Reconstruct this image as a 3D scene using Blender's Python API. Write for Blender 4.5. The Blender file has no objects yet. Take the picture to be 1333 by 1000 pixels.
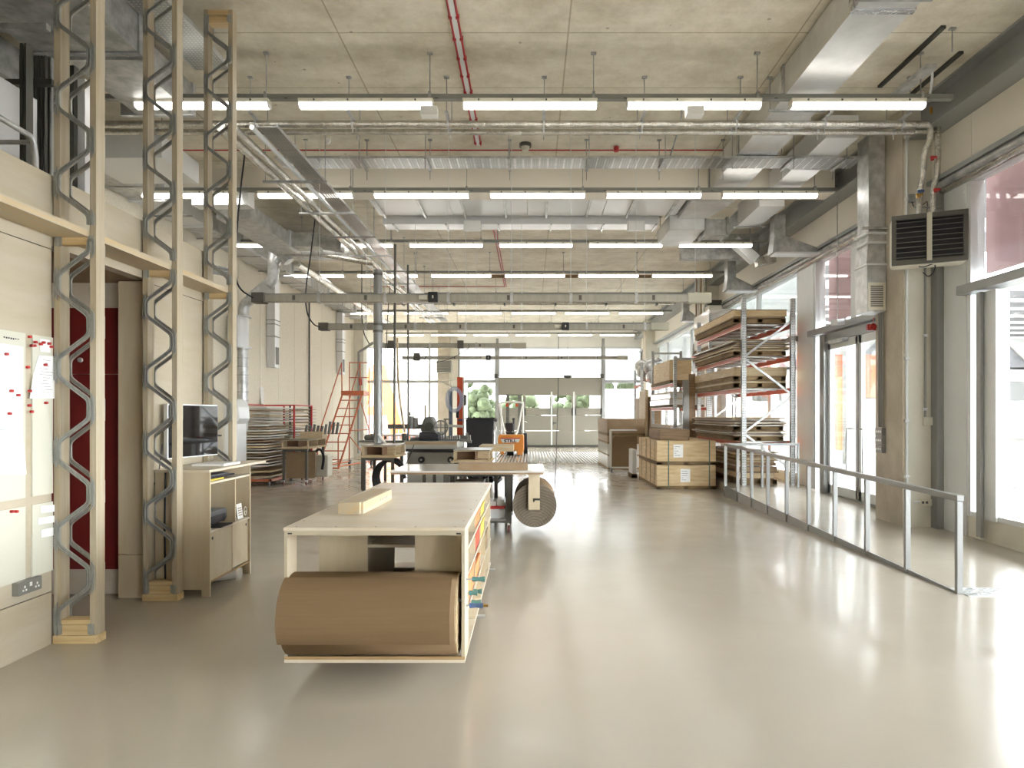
LAMP, SKY, SUN, EXPO = 2.6, 5.2, 0.5, 2.12
import bpy, math, random
from mathutils import Vector, Matrix
random.seed(7)
PI = math.pi
col = bpy.context.scene.collection
ORG = {}
def lin(h):
    h = h.lstrip('#'); r = []
    for i in (0, 2, 4):
        c = int(h[i:i+2], 16) / 255
        r.append(c/12.92 if c <= .04045 else ((c+.055)/1.055)**2.4)
    return (*r, 1)
# ------------------------------------------------------------------ materials
def mat(name, color, rough=.6, metal=0, noise=None, bump=None, coat=0, spec=.5):
    """noise=(color2, scale xyz, amount, detail) ; bump=(scale xyz, strength)"""
    m = bpy.data.materials.new(name); m.use_nodes = True
    N, L = m.node_tree.nodes, m.node_tree.links
    b = N['Principled BSDF']; c = lin(color)
    b.inputs['Base Color'].default_value = c; b.inputs['Roughness'].default_value = rough
    b.inputs['Metallic'].default_value = metal; b.inputs['Coat Weight'].default_value = coat
    b.inputs['Specular IOR Level'].default_value = spec
    def field(scale, detail, rough_=.6):
        tc = N.new('ShaderNodeTexCoord'); mp = N.new('ShaderNodeMapping'); mp.inputs['Scale'].default_value = scale
        nz = N.new('ShaderNodeTexNoise'); nz.inputs['Scale'].default_value = 1; nz.inputs['Detail'].default_value = detail
        nz.inputs['Roughness'].default_value = rough_
        L.new(tc.outputs['Object'], mp.inputs[0]); L.new(mp.outputs[0], nz.inputs['Vector']); return nz
    if noise:
        nz = field(noise[1], noise[3] if len(noise) > 3 else 4)
        cr = N.new('ShaderNodeValToRGB'); cr.color_ramp.elements[0].position = .35; cr.color_ramp.elements[1].position = .65
        c2 = lin(noise[0]); a = noise[2]
        cr.color_ramp.elements[0].color = [c[i]*(1-a)+c2[i]*a for i in range(3)]+[1]; cr.color_ramp.elements[1].color = c
        L.new(nz.outputs[0], cr.inputs[0]); L.new(cr.outputs[0], b.inputs['Base Color'])
    if bump:
        nz = field(bump[0], 3); bp = N.new('ShaderNodeBump'); bp.inputs['Strength'].default_value = bump[1]; bp.inputs['Distance'].default_value = .02
        L.new(nz.outputs[0], bp.inputs['Height']); L.new(bp.outputs[0], b.inputs['Normal'])
    return m
M = {}
M['pine'] = mat('pine_timber', '#b9af9a', .6, noise=('#a99879', (30, 30, 1.2), .8, 3))
M['pine_y'] = mat('pine_timber_long', '#bbb19b', .6, noise=('#c9ad7d', (30, 1.2, 30), .8, 3))
M['pine_x'] = mat('pine_timber_cross', '#d9c294', .6, noise=('#bf9f6c', (1.5, 30, 30), .8, 3))
M['ply'] = mat('birch_plywood', '#bbb19c', .5, noise=('#ac9e82', (1.2, 1.2, 7), .55, 5))
M['ply_v'] = mat('birch_plywood_upright', '#cbbea4', .5, noise=('#b9a57f', (5, 5, 1.0), .6, 5))
M['ply_x'] = mat('birch_plywood_top', '#d6cdbd', .38, noise=('#c9b796', (2.2, 7, 5), .6, 5))
M['ply_edge'] = mat('plywood_edge', '#b4976b', .6, noise=('#8c7048', (2, 2, 300), .7, 1))
M['mdf'] = mat('mdf_board', '#9c866a', .65, noise=('#8f7350', (6, 6, 6), .5))
M['board'] = mat('pale_sheet_board', '#c5b494', .6, noise=('#a98e63', (2, 2, 40), .7))
M['board_d'] = mat('brown_sheet_board', '#8e7557', .65, noise=('#6a543c', (2, 2, 30), .8))
M['board_w'] = mat('white_faced_board', '#d2cec6', .14)
M['card'] = mat('brown_cardboard', '#7d674c', .8, noise=('#745f45', (3, 1, 40), .4), spec=.2)
M['cratewood'] = mat('crate_wood', '#d9c39b', .6, noise=('#bd9d6c', (3, 3, 22), .7, 5))
M['pallet'] = mat('pallet_wood', '#8d7654', .8, noise=('#6b583d', (3, 3, 12), .7))
M['steel'] = mat('galvanised_steel', '#d0d1d0', .34, .45, noise=('#9c9e9c', (7, 7, 7), .7, 3))
M['steel_d'] = mat('dull_galvanised_steel', '#bcbcba', .45, .3, noise=('#777974', (6, 6, 6), .7, 3))
M['web'] = mat('nailplate_steel', '#a9aaa4', .4, .4, noise=('#92938c', (50, 50, 12), .8, 2))
M['foil'] = mat('foil_lagging', '#d8d6ce', .22, .9, noise=('#aaa79c', (9, 9, 9), .7), bump=((28, 28, 28), .9))
M['duct'] = mat('foil_faced_duct', '#dcdcda', .38, .55, noise=('#bfbfbc', (2, 2, 2), .7), bump=((5, 5, 5), .25))
M['duct_w'] = mat('pale_duct_sheet', '#dfe0e0', .4, .25)
M['trunk'] = mat('grey_trunking', '#8e8f88', .5, .3)
M['busbar'] = mat('busbar_housing', '#b0aca0', .45, .2, noise=('#948f7c', (12, 2, 2), .5))
M['buspale'] = mat('busbar_end', '#b9b5a2', .5)
M['busdark'] = mat('busbar_box', '#5d5951', .5)
M['white'] = mat('white_enamel', '#eeeeea', .4)
M['cream'] = mat('cream_plastic', '#dcd8c8', .5)
M['black'] = mat('black_plastic', '#26262a', .45)
M['blackm'] = mat('black_rubber', '#1f1e1e', .7)
M['dark'] = mat('dark_steel', '#55564f', .45, .5)
M['darkframe'] = mat('dark_bench_frame', '#5d5b55', .45, .4)
M['alu'] = mat('silver_aluminium', '#dfe2e2', .4, .05, noise=('#d6d9d9', (3, 3, 3), .4))
M['alu_d'] = mat('grey_aluminium', '#999a98', .42, .5)
M['rail'] = mat('grey_painted_rail', '#939492', .4, .3)
M['concrete'] = mat('concrete_column', '#c6bdad', .7, noise=('#a89e8c', (2.2, 2.2, 1.6), .8, 8), bump=((20, 20, 20), .12))
M['conc_l'] = mat('pale_and_lit_concrete', '#dedacd', .7, noise=('#d0cbbb', (2.2, 2.2, 1.6), .7, 8))
M['beige'] = mat('beige_wall_board', '#e6e0d3', .7)
M['ibeam'] = mat('grey_painted_steel_beam', '#9c9e9c', .45, .2)
M['red'] = mat('red_laminate', '#76201f', .45, noise=('#6b1a1a', (3, 3, 3), .5))
M['redpipe'] = mat('red_pipe_paint', '#b2322f', .45)
M['magnet'] = mat('red_magnet', '#b8302d', .4)
M['redcable'] = mat('red_cable', '#a8292a', .5)
M['orange'] = mat('orange_paint', '#d98b3c', .4)
M['orange_r'] = mat('orange_rack_paint', '#c4573a', .45)
M['ladder'] = mat('orange_ladder_paint', '#c96f4a', .45)
M['deepor'] = mat('deep_orange_paint', '#d0532a', .4)
M['glassboard'] = mat('frosted_writing_board', '#d5d4c4', .12, coat=.5)
M['paper'] = mat('white_paper', '#f0f0ee', .7)
M['ink'] = mat('grey_ink', '#9a9a98', .8)
M['inkd'] = mat('dark_ink', '#3c3c40', .8)
M['socket'] = mat('grey_socket', '#85857e', .4, .3)
M['greybox'] = mat('machine_grey', '#a3a197', .45, noise=('#95938a', (2, 2, 2), .5))
M['greydk'] = mat('machine_dark_grey', '#6b6a63', .5)
M['teal'] = mat('teal_handle', '#4f7f7c', .45)
M['blue'] = mat('blue_handle', '#4a5f86', .45)
M['bluegrey'] = mat('blue_grey_paint', '#6d7886', .45)
M['hose'] = mat('pale_blue_hose', '#93a3bb', .4)
M['yellow'] = mat('yellow_plastic', '#dcc64f', .45)
M['binor'] = mat('orange_bin_plastic', '#dd8a55', .45)
M['binred'] = mat('red_bin_plastic', '#c94a32', .45)
M['wheelred'] = mat('dark_red_wheel', '#6e3a35', .5)
M['strap'] = mat('green_strap', '#5f7265', .5)
M['silverw'] = mat('silver_wrap', '#c4c6c8', .2, .7, bump=((9, 9, 9), 1))
M['screen'] = mat('monitor_glass', '#121214', .04, coat=1)
M['grey'] = mat('grey_plastic', '#5c5c5f', .45)
M['tube'] = mat('pale_blue_tube', '#d8dde0', .3)
M['door'] = mat('sectional_door_panel', '#8c887c', .5, bump=((1, 1, 30), .05))
M['asphalt'] = mat('grey_asphalt', '#7c7c7c', .9, noise=('#6c6c6c', (3, 3, 3), .5))
M['paving'] = mat('pale_paving', '#aeaba4', .9, noise=('#a19e97', (1, 1, 1), .5))
M['facade'] = mat('pale_facade', '#adaca8', .8)
M['facade_g'] = mat('grey_soffit', '#77787a', .8)
M['dkwin'] = mat('dark_window', '#4b4c46', .3)
M['hoard'] = mat('orange_sign_panel', '#a04c1e', .5)
M['sign_y'] = mat('amber_sign_panel', '#a8631f', .5)
M['leaf'] = mat('green_leaves', '#5f6a4c', .9, noise=('#434d36', (4, 4, 4), .9))
M['plant'] = mat('dark_green_leaves', '#4c5a3a', .9, noise=('#2f3b22', (14, 14, 14), .9))
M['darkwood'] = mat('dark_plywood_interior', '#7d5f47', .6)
M['greytop'] = mat('grey_worktop', '#77776f', .35)
M['heatdk'] = mat('dark_heater_metal', '#5d5b54', .45, .3)
M['brass'] = mat('brass', '#b68d4c', .35, .8)
M['roller'] = mat('rusty_roll_end', '#7f725e', .7)

def emis(name, color, s):
    m = bpy.data.materials.new(name); m.use_nodes = True; b = m.node_tree.nodes['Principled BSDF']
    b.inputs['Base Color'].default_value = lin(color); b.inputs['Emission Color'].default_value = lin(color); b.inputs['Emission Strength'].default_value = s
    return m
M['lamp'] = emis('fluorescent_diffuser_fill_glow', '#fffbf6', LAMP)  # battens read as unlit; glow added to fill the hall
def glassmat():
    m = bpy.data.materials.new('clear_glass'); m.use_nodes = True; N, L = m.node_tree.nodes, m.node_tree.links
    N.remove(N['Principled BSDF']); t = N.new('ShaderNodeBsdfTransparent'); g = N.new('ShaderNodeBsdfGlossy'); x = N.new('ShaderNodeMixShader'); f = N.new('ShaderNodeLayerWeight'); pw = N.new('ShaderNodeMath'); pw.operation = 'POWER'; pw.inputs[1].default_value = 4.0; ma = N.new('ShaderNodeMath'); ma.operation = 'MULTIPLY_ADD'; ma.inputs[1].default_value = .55; ma.inputs[2].default_value = .02
    g.inputs['Roughness'].default_value = .02; t.inputs[0].default_value = (.97, .98, .975, 1); f.inputs[0].default_value = .5
    L.new(f.outputs['Facing'], pw.inputs[0]); L.new(pw.outputs[0], ma.inputs[0]); L.new(ma.outputs[0], x.inputs[0]); L.new(t.outputs[0], x.inputs[1]); L.new(g.outputs[0], x.inputs[2]); L.new(x.outputs[0], N['Material Output'].inputs[0]); return m
M['glass'] = glassmat()
def translucent(name, c, tr=.6, see=.0):
    m = bpy.data.materials.new(name); m.use_nodes = True; N, L = m.node_tree.nodes, m.node_tree.links
    N.remove(N['Principled BSDF']); d = N.new('ShaderNodeBsdfDiffuse'); t = N.new('ShaderNodeBsdfTranslucent'); x = N.new('ShaderNodeMixShader'); x.inputs[0].default_value = tr
    d.inputs[0].default_value = lin(c); t.inputs[0].default_value = lin(c)
    tp = N.new('ShaderNodeBsdfTransparent'); y = N.new('ShaderNodeMixShader'); y.inputs[0].default_value = see
    L.new(d.outputs[0], x.inputs[1]); L.new(t.outputs[0], x.inputs[2]); L.new(x.outputs[0], y.inputs[1]); L.new(tp.outputs[0], y.inputs[2]); L.new(y.outputs[0], N['Material Output'].inputs[0]); return m
M['frost'] = translucent('white_translucent_panel', '#cfd2d1', .55, .04)
M['pink'] = translucent('pink_mesh_screen', '#a08b8a', .5, .06)
M['mesh'] = translucent('white_mesh_panel', '#dcdcda', .6, .35)
def perf():
    m = mat('perforated_tray_steel', '#9b9d9a', .35, .8); N, L = m.node_tree.nodes, m.node_tree.links
    b = N['Principled BSDF']; out = N['Material Output']; tc = N.new('ShaderNodeTexCoord'); mp = N.new('ShaderNodeMapping'); mp.inputs['Scale'].default_value = (26, 26, 26)
    v = N.new('ShaderNodeTexVoronoi'); v.inputs['Randomness'].default_value = 0; v.inputs['Scale'].default_value = 1; v.voronoi_dimensions = '2D'
    lt = N.new('ShaderNodeMath'); lt.operation = 'LESS_THAN'; lt.inputs[1].default_value = .27
    t = N.new('ShaderNodeBsdfTransparent'); x = N.new('ShaderNodeMixShader')
    L.new(tc.outputs['Object'], mp.inputs[0]); L.new(mp.outputs[0], v.inputs['Vector']); L.new(v.outputs['Distance'], lt.inputs[0]); L.new(lt.outputs[0], x.inputs[0])
    L.new(b.outputs[0], x.inputs[1]); L.new(t.outputs[0], x.inputs[2]); L.new(x.outputs[0], out.inputs[0]); return m
M['perf'] = perf()
def floormat():
    m = bpy.data.materials.new('cream_resin_floor'); m.use_nodes = True; N, L = m.node_tree.nodes, m.node_tree.links; b = N['Principled BSDF']
    tc = N.new('ShaderNodeTexCoord'); n1 = N.new('ShaderNodeTexNoise'); n1.inputs['Scale'].default_value = .6; n1.inputs['Detail'].default_value = 5
    cr = N.new('ShaderNodeValToRGB'); cr.color_ramp.elements[0].color = lin('#aea698'); cr.color_ramp.elements[1].color = lin('#b8b0a2'); cr.color_ramp.elements[0].position = .3; cr.color_ramp.elements[1].position = .7
    n2 = N.new('ShaderNodeTexNoise'); n2.inputs['Scale'].default_value = 3; n2.inputs['Detail'].default_value = 8
    mr = N.new('ShaderNodeMapRange'); mr.inputs[1].default_value = .35; mr.inputs[2].default_value = .65; mr.inputs[3].default_value = .13; mr.inputs[4].default_value = .22
    n3 = N.new('ShaderNodeTexNoise'); n3.inputs['Scale'].default_value = 14; bp = N.new('ShaderNodeBump'); bp.inputs['Strength'].default_value = .06; bp.inputs['Distance'].default_value = .01
    for n in (n1, n2, n3): L.new(tc.outputs['Object'], n.inputs['Vector'])
    L.new(n1.outputs[0], cr.inputs[0]); L.new(cr.outputs[0], b.inputs['Base Color']); L.new(n2.outputs[0], mr.inputs[0]); L.new(mr.outputs[0], b.inputs['Roughness'])
    L.new(n3.outputs[0], bp.inputs['Height']); L.new(bp.outputs[0], b.inputs['Normal']); b.inputs['Specular IOR Level'].default_value = .8; return m
M['floor'] = floormat()
def ceilmat():
    m = bpy.data.materials.new('board_marked_concrete_soffit'); m.use_nodes = True; N, L = m.node_tree.nodes, m.node_tree.links; b = N['Principled BSDF']; b.inputs['Roughness'].default_value = .7
    tc = N.new('ShaderNodeTexCoord'); n1 = N.new('ShaderNodeTexNoise'); n1.inputs['Scale'].default_value = 1.1; n1.inputs['Detail'].default_value = 12; n1.inputs['Roughness'].default_value = .78
    cr = N.new('ShaderNodeValToRGB'); cr.color_ramp.elements[0].color = lin('#c3b9a0'); cr.color_ramp.elements[1].color = lin('#f3eddc'); cr.color_ramp.elements[0].position = .3; cr.color_ramp.elements[1].position = .65
    mp = N.new('ShaderNodeMapping'); mp.inputs['Scale'].default_value = (.6, 5, 1); n4 = N.new('ShaderNodeTexNoise'); n4.inputs['Scale'].default_value = 1.5; n4.inputs['Detail'].default_value = 6
    L.new(tc.outputs['Object'], mp.inputs[0]); L.new(mp.outputs[0], n4.inputs['Vector'])
    mx = N.new('ShaderNodeMixRGB'); mx.blend_type = 'MULTIPLY'; mx.inputs[0].default_value = .18; L.new(cr.outputs[0], mx.inputs[1]); L.new(n4.outputs[0], mx.inputs[2])
    br = N.new('ShaderNodeTexBrick'); br.inputs['Scale'].default_value = 1; br.inputs['Brick Width'].default_value = 2.44; br.inputs['Row Height'].default_value = 1.22; br.inputs['Mortar Size'].default_value = .012
    br.offset = 0; br.inputs['Color1'].default_value = br.inputs['Color2'].default_value = (1, 1, 1, 1); br.inputs['Mortar'].default_value = (.62, .6, .52, 1); br.inputs['Mortar Smooth'].default_value = .6
    sep = N.new('ShaderNodeMapping'); sep.inputs['Location'].default_value = (.06, .11, 0)
    L.new(tc.outputs['Object'], sep.inputs[0]); L.new(sep.outputs[0], br.inputs['Vector'])
    m2 = N.new('ShaderNodeMixRGB'); m2.blend_type = 'MULTIPLY'; m2.inputs[0].default_value = 1; L.new(mx.outputs[0], m2.inputs[1]); L.new(br.outputs[0], m2.inputs[2])
    v = N.new('ShaderNodeTexVoronoi'); v.inputs['Scale'].default_value = 2.3; L.new(tc.outputs['Object'], v.inputs['Vector'])
    g = N.new('ShaderNodeMath'); g.operation = 'LESS_THAN'; g.inputs[1].default_value = .045; L.new(v.outputs['Distance'], g.inputs[0])
    m3 = N.new('ShaderNodeMixRGB'); m3.inputs[2].default_value = lin('#6f6650'); ml = N.new('ShaderNodeMath'); ml.operation = 'MULTIPLY'; ml.inputs[1].default_value = .55
    L.new(g.outputs[0], ml.inputs[0]); L.new(ml.outputs[0], m3.inputs[0]); L.new(m2.outputs[0], m3.inputs[1]); L.new(m3.outputs[0], b.inputs['Base Color'])
    L.new(tc.outputs['Object'], n1.inputs['Vector']); L.new(n1.outputs[0], cr.inputs[0]); return m
M['ceil'] = ceilmat()
def corkmat():
    m = mat('wood_wool_panel', '#e9e2d0', .8, noise=('#cbc2ac', (60, 60, 60), .6, 2)); return m
M['cork'] = corkmat()
def rings():
    m = mat('roll_end_grain', '#7f7260', .8); N, L = m.node_tree.nodes, m.node_tree.links; b = N['Principled BSDF']
    tc = N.new('ShaderNodeTexCoord'); w = N.new('ShaderNodeTexWave'); w.wave_type = 'RINGS'; w.rings_direction = 'Y'; w.inputs['Scale'].default_value = 9; w.inputs['Distortion'].default_value = 2.5; w.inputs['Detail'].default_value = 3
    cr = N.new('ShaderNodeValToRGB'); cr.color_ramp.elements[0].color = lin('#73685a'); cr.color_ramp.elements[1].color = lin('#857a69')
    L.new(tc.outputs['Object'], w.inputs['Vector']); L.new(w.outputs[0], cr.inputs[0]); L.new(cr.outputs[0], b.inputs['Base Color']); return m
M['rings'] = rings()
# ------------------------------------------------------------------ mesh builder
class MB:
    def __init__(s): s.v = []; s.f = []; s.m = []; s.sm = []
    def add(s, vs, fs, m=0, smooth=False):
        o = len(s.v); s.v += [tuple(p) for p in vs]; s.f += [tuple(i+o for i in f) for f in fs]; s.m += [m]*len(fs); s.sm += [smooth]*len(fs); return s
    def box(s, x0, x1, y0, y1, z0, z1, m=0):
        x0, x1 = sorted((x0, x1)); y0, y1 = sorted((y0, y1)); z0, z1 = sorted((z0, z1))
        vs = [(x, y, z) for z in (z0, z1) for y in (y0, y1) for x in (x0, x1)]
        return s.add(vs, [(0, 2, 3, 1), (4, 5, 7, 6), (0, 1, 5, 4), (2, 6, 7, 3), (0, 4, 6, 2), (1, 3, 7, 5)], m)
    def bar(s, p0, p1, w, h, m=0, up=(0, 0, 1)):
        p0, p1 = Vector(p0), Vector(p1); d = (p1-p0).normalized(); u = Vector(up)
        if abs(d.dot(u)) > .99: u = Vector((0, 1, 0))
        a = d.cross(u).normalized()*w/2; b = a.cross(d).normalized()*h/2
        vs = [p+q for p in (p0, p1) for q in (-a-b, a-b, a+b, -a+b)]
        return s.add(vs, [(0, 1, 2, 3), (7, 6, 5, 4), (0, 4, 5, 1), (1, 5, 6, 2), (2, 6, 7, 3), (3, 7, 4, 0)], m)
    def cyl(s, p0, p1, r, n=12, m=0, r2=None, caps=True):
        p0, p1 = Vector(p0), Vector(p1); d = (p1-p0).normalized(); u = Vector((0, 0, 1)) if abs(d.z) < .95 else Vector((1, 0, 0))
        a = d.cross(u).normalized(); b = d.cross(a); r2 = r if r2 is None else r2
        vs = [p0+(a*math.cos(t)+b*math.sin(t))*r for t in [2*PI*i/n for i in range(n)]]+[p1+(a*math.cos(t)+b*math.sin(t))*r2 for t in [2*PI*i/n for i in range(n)]]
        s.add(vs, [(i, (i+1) % n, n+(i+1) % n, n+i) for i in range(n)], m, True)
        if caps: s.add(vs, [tuple(range(n))[::-1], tuple(range(n, 2*n))], m)
        return s
    def tube(s, pts, r, n=8, m=0, smooth=0):
        P = [Vector(p) for p in pts]
        for _ in range(smooth):
            Q = [P[0]]
            for i in range(len(P)-1): Q += [P[i]*.75+P[i+1]*.25, P[i]*.25+P[i+1]*.75]
            P = Q+[P[-1]]
        vs = []; prev = None
        for i, p in enumerate(P):
            d = ((P[i]-P[i-1]).normalized() if i else Vector()) + ((P[i+1]-P[i]).normalized() if i < len(P)-1 else Vector()); d.normalize()
            if prev is None:
                u = Vector((0, 0, 1)) if abs(d.z) < .9 else Vector((1, 0, 0)); a = d.cross(u).normalized()
            else: a = (prev-d*prev.dot(d)).normalized()
            prev = a; b = d.cross(a); vs += [p+(a*math.cos(2*PI*k/n)+b*math.sin(2*PI*k/n))*r for k in range(n)]
        fs = [(i*n+k, i*n+(k+1) % n, (i+1)*n+(k+1) % n, (i+1)*n+k) for i in range(len(P)-1) for k in range(n)]
        s.add(vs, fs, m, True); s.add(vs, [tuple(range(n))[::-1], tuple(range(len(vs)-n, len(vs)))], m); return s
    def prism(s, poly, axis, a, b, m=0):
        """poly of 2D points; axis 0/1/2 is the extrusion axis"""
        def mk(p, t):
            q = list(p); q.insert(axis, t); return tuple(q)
        n = len(poly); vs = [mk(p, a) for p in poly]+[mk(p, b) for p in poly]
        return s.add(vs, [tuple(range(n))[::-1], tuple(range(n, 2*n))]+[(i, (i+1) % n, n+(i+1) % n, n+i) for i in range(n)], m)
    def sphere(s, c, r, n=10, m=0, sz=1):
        vs = []; fs = []
        for j in range(n+1):
            for i in range(n*2):
                t = PI*j/n; p = PI*i/n; vs.append((c[0]+r*math.sin(t)*math.cos(p), c[1]+r*math.sin(t)*math.sin(p), c[2]+r*sz*math.cos(t)))
        k = n*2
        for j in range(n):
            for i in range(k): fs.append((j*k+i, j*k+(i+1) % k, (j+1)*k+(i+1) % k, (j+1)*k+i))
        return s.add(vs, fs, m, True)
    def xf(s, mtx): s.v = [tuple(mtx @ Vector(p)) for p in s.v]; return s
    def build(s, name, mats, parent=None, bevel=0, label=None, seg=2):
        if not isinstance(mats, (list, tuple)): mats = [mats]
        if parent is not None: off = ORG[parent.name]
        else:
            xs, ys, zs = zip(*s.v); off = Vector(((min(xs)+max(xs))/2, (min(ys)+max(ys))/2, min(zs)))
        me = bpy.data.meshes.new(name); me.from_pydata([(p[0]-off[0], p[1]-off[1], p[2]-off[2]) for p in s.v], [], s.f)
        for q in mats: me.materials.append(M[q] if isinstance(q, str) else q)
        me.polygons.foreach_set('material_index', s.m); me.polygons.foreach_set('use_smooth', s.sm); me.update()
        import bmesh
        bm = bmesh.new(); bm.from_mesh(me); bmesh.ops.recalc_face_normals(bm, faces=bm.faces); bm.to_mesh(me); bm.free()
        o = bpy.data.objects.new(name, me); col.objects.link(o)
        if parent is not None: o.parent = parent
        else: o.location = off
        ORG[o.name] = off
        if bevel:
            bv = o.modifiers.new('bevel', 'BEVEL'); bv.width = bevel; bv.segments = seg; bv.limit_method = 'ANGLE'; bv.angle_limit = .9
        if label: o['label'] = label
        return o
def tag(o, label, cat, group=None, kind=None):
    o['label'] = label; o['category'] = cat
    if group: o['group'] = group
    if kind: o['kind'] = kind
    return o
def thing(name, label, cat, loc=(0, 0, 0), group=None):
    o = bpy.data.objects.new(name, None); col.objects.link(o); o.location = loc; o.empty_display_size = .1; ORG[o.name] = Vector(loc)
    return tag(o, label, cat, group)
def struct(o): o['kind'] = 'structure'; return o
def copy_tree(o, parent=None):
    c = o.copy(); col.objects.link(c); ORG[c.name] = ORG[o.name]
    if parent is not None: c.parent = parent
    for ch in [x for x in KIDS.get(o.name, [])]: pass
    for ch in list(o.children): copy_tree(ch, c)
    return c
KIDS = {}
def box(*a, m=0): return MB().box(*a, m=m)
ORD = ['first', 'second', 'third', 'fourth', 'fifth', 'sixth', 'seventh', 'eighth', 'ninth', 'tenth', 'eleventh', 'twelfth', 'thirteenth', 'fourteenth', 'fifteenth', 'sixteenth', 'seventeenth', 'eighteenth', 'nineteenth', 'twentieth',
       'twenty-first', 'twenty-second', 'twenty-third', 'twenty-fourth', 'twenty-fifth', 'twenty-sixth', 'twenty-seventh', 'twenty-eighth', 'twenty-ninth', 'thirtieth', 'thirty-first', 'thirty-second', 'thirty-third', 'thirty-fourth', 'thirty-fifth']
def text(body, size, loc, rot, m, parent, name='lettering', ext=.001, align='CENTER', shear=0, sx=1, bold=0):
    c = bpy.data.curves.new(name, 'FONT'); c.body = body; c.size = size; c.extrude = ext; c.align_x = align; c.shear = shear; c.offset = bold; c.materials.append(M[m])
    tmp = bpy.data.objects.new('tmp', c); col.objects.link(tmp); bpy.context.view_layer.update(); me = bpy.data.meshes.new_from_object(tmp.evaluated_get(bpy.context.evaluated_depsgraph_get())); bpy.data.objects.remove(tmp)
    o = bpy.data.objects.new(name, me); col.objects.link(o)
    o.parent = parent; o.location = Vector(loc)-ORG[parent.name]; o.rotation_euler = rot; o.scale = (sx, 1, 1); return o
# ================================================================== SETTING
XL, XR, YE, ZC = -6.45, 5.4, 32.8, 5.6
struct(box(-9, 5.9, -6.5, 33.4, -.12, 0).build('floor', 'floor'))
struct(box(-9, 5.05, -6.5, 33.4, ZC, ZC+.3).build('ceiling', 'ceil'))
struct(box(5.05, 5.75, -6.5, 33.4, ZC+.0, ZC+.3).build('ceiling', 'ibeam'))
b = box(-9, XR-.4, 11.2, 11.6, 5.2, ZC)
struct(b.build('trim_1', 'beige'))                                  # downstand beam
# far left wall of wood wool panels
b = MB()
y = -6.5
while y < 25.4: y2 = min(y+1.2, 25.5); b.box(XL-.2, XL, y+.006, y2-.006, 0, ZC); y = y2
b.box(XL-.22, XL-.012, -6.5, 25.5, 0, ZC, 1)
struct(b.build('wall_left', ['cork', 'board_d']))
struct(box(-8.4, XL-.22, 25.3, 25.5, 0, ZC).build('wall_left_return', 'conc_l'))
struct(box(-8.6, -8.4, 25.3, 33.2, 0, ZC).build('wall_left_far', 'conc_l'))
struct(box(XL, XL+.35, 25.0, 25.6, 0, ZC).build('trim_2', 'conc_l'))
struct(box(-9, 5.9, -6.7, -6.5, 0, ZC).build('wall_back', 'concrete'))
# --- plywood box room on the left (plane X=-3.23)
XP = -3.235; TP = 3.17
b = MB()
for y0, y1 in ((-6.5, 1.0), (1.0, 2.8), (2.8, 4.62)):
    for z0, z1 in ((0, .352), (.358, 2.665), (2.671, TP)): b.box(XP-.02, XP, y0+.003, y1-.003, z0, z1)
b.box(XP-.1, XP-.02, -6.5, 4.62, 0, TP, 1)
struct(b.build('wall_plywood_left', ['ply', 'board_d']))
b = MB()
b.box(XP-.02, XP, 4.62, 5.78, 2.69, TP); b.box(XP-.1, XP-.02, 4.62, 5.78, 2.69, TP, 0)
for y0, y1 in ((5.78, 6.74), (6.74, 6.97)):
    for z0, z1 in ((0, 2.665), (2.671, TP)): b.box(XP-.02, XP, y0+.003, y1-.003, z0, z1)
b.box(XP-.1, XP-.02, 5.80, 6.95, 0, TP, 1)
b.box(-6.4, XP-.1, 6.87, 6.97, 0, TP, 0)
struct(b.build('wall_plywood_right', ['ply', 'board_d']))
struct(box(-6.4, XP-.021, -6.5, 6.9, TP-.06, TP-.005).build('ceiling_plywood_room', 'ply_x'))
# recess behind the first two posts
b = MB(); b.box(-3.485, XP-.021, 5.78, 5.80, 0, .362); b.box(-3.485, XP-.021, 5.78, 5.80, .37, 2.68)
struct(b.build('wall_recess_front', 'ply_v'))
b = MB(); b.box(-5.2, -3.485, 5.9, 5.95, 2.47, 2.69); b.box(-5.2, -3.485, 5.9, 5.95, 0, .22)
struct(b.build('wall_recess_back', 'ply_x'))
struct(box(-5.25, -5.2, 4.6, 5.95, 0, 2.69).build('wall_recess_left', 'ply'))
struct(box(-5.2, XP-.1, 4.55, 4.62, 0, 2.69).build('wall_recess_near', 'ply'))
struct(box(-5.2, XP-.1, 4.6, 5.95, 2.69, 2.74).build('ceiling_recess', 'mdf'))
t = thing('cupboard', 'dark red laminate cupboard doors in the recess between plywood walls', 'cupboard', (-4.2, 5.9, .22))
for x0, x1 in ((-5.15, -4.42), (-4.414, -3.955), (-3.949, -3.49)):
    for z0, z1, z in ((.222, 1.895, 0), (1.901, 2.468, 1)):
        d = box(x0, x1, 5.87, 5.9, z0, z1).build('cupboard_door', 'red', t)
MB().cyl((-3.86, 5.85, 2.02), (-3.86, 5.87, 2.02), .02).build('knob', 'steel', t)
# ledge board along the plywood wall
o = box(XP+.005, -2.985, -3, 4.675, 2.753, 2.80).build('timber_ledge', 'pine_y'); tag(o, 'long pale timber ledge board along the plywood wall, left of the nearest truss post', 'ledge')
o = box(XP+.005, -2.985, 4.735, 5.725, 2.753, 2.80).build('timber_ledge', 'pine_y'); tag(o, 'timber ledge board spanning between the two nearest truss posts', 'ledge')
o = box(XP+.005, -2.985, 5.785, 6.79, 2.753, 2.80).build('timber_ledge', 'pine_y'); tag(o, 'timber ledge board spanning above the wall monitor to the farthest truss post', 'ledge')

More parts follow.
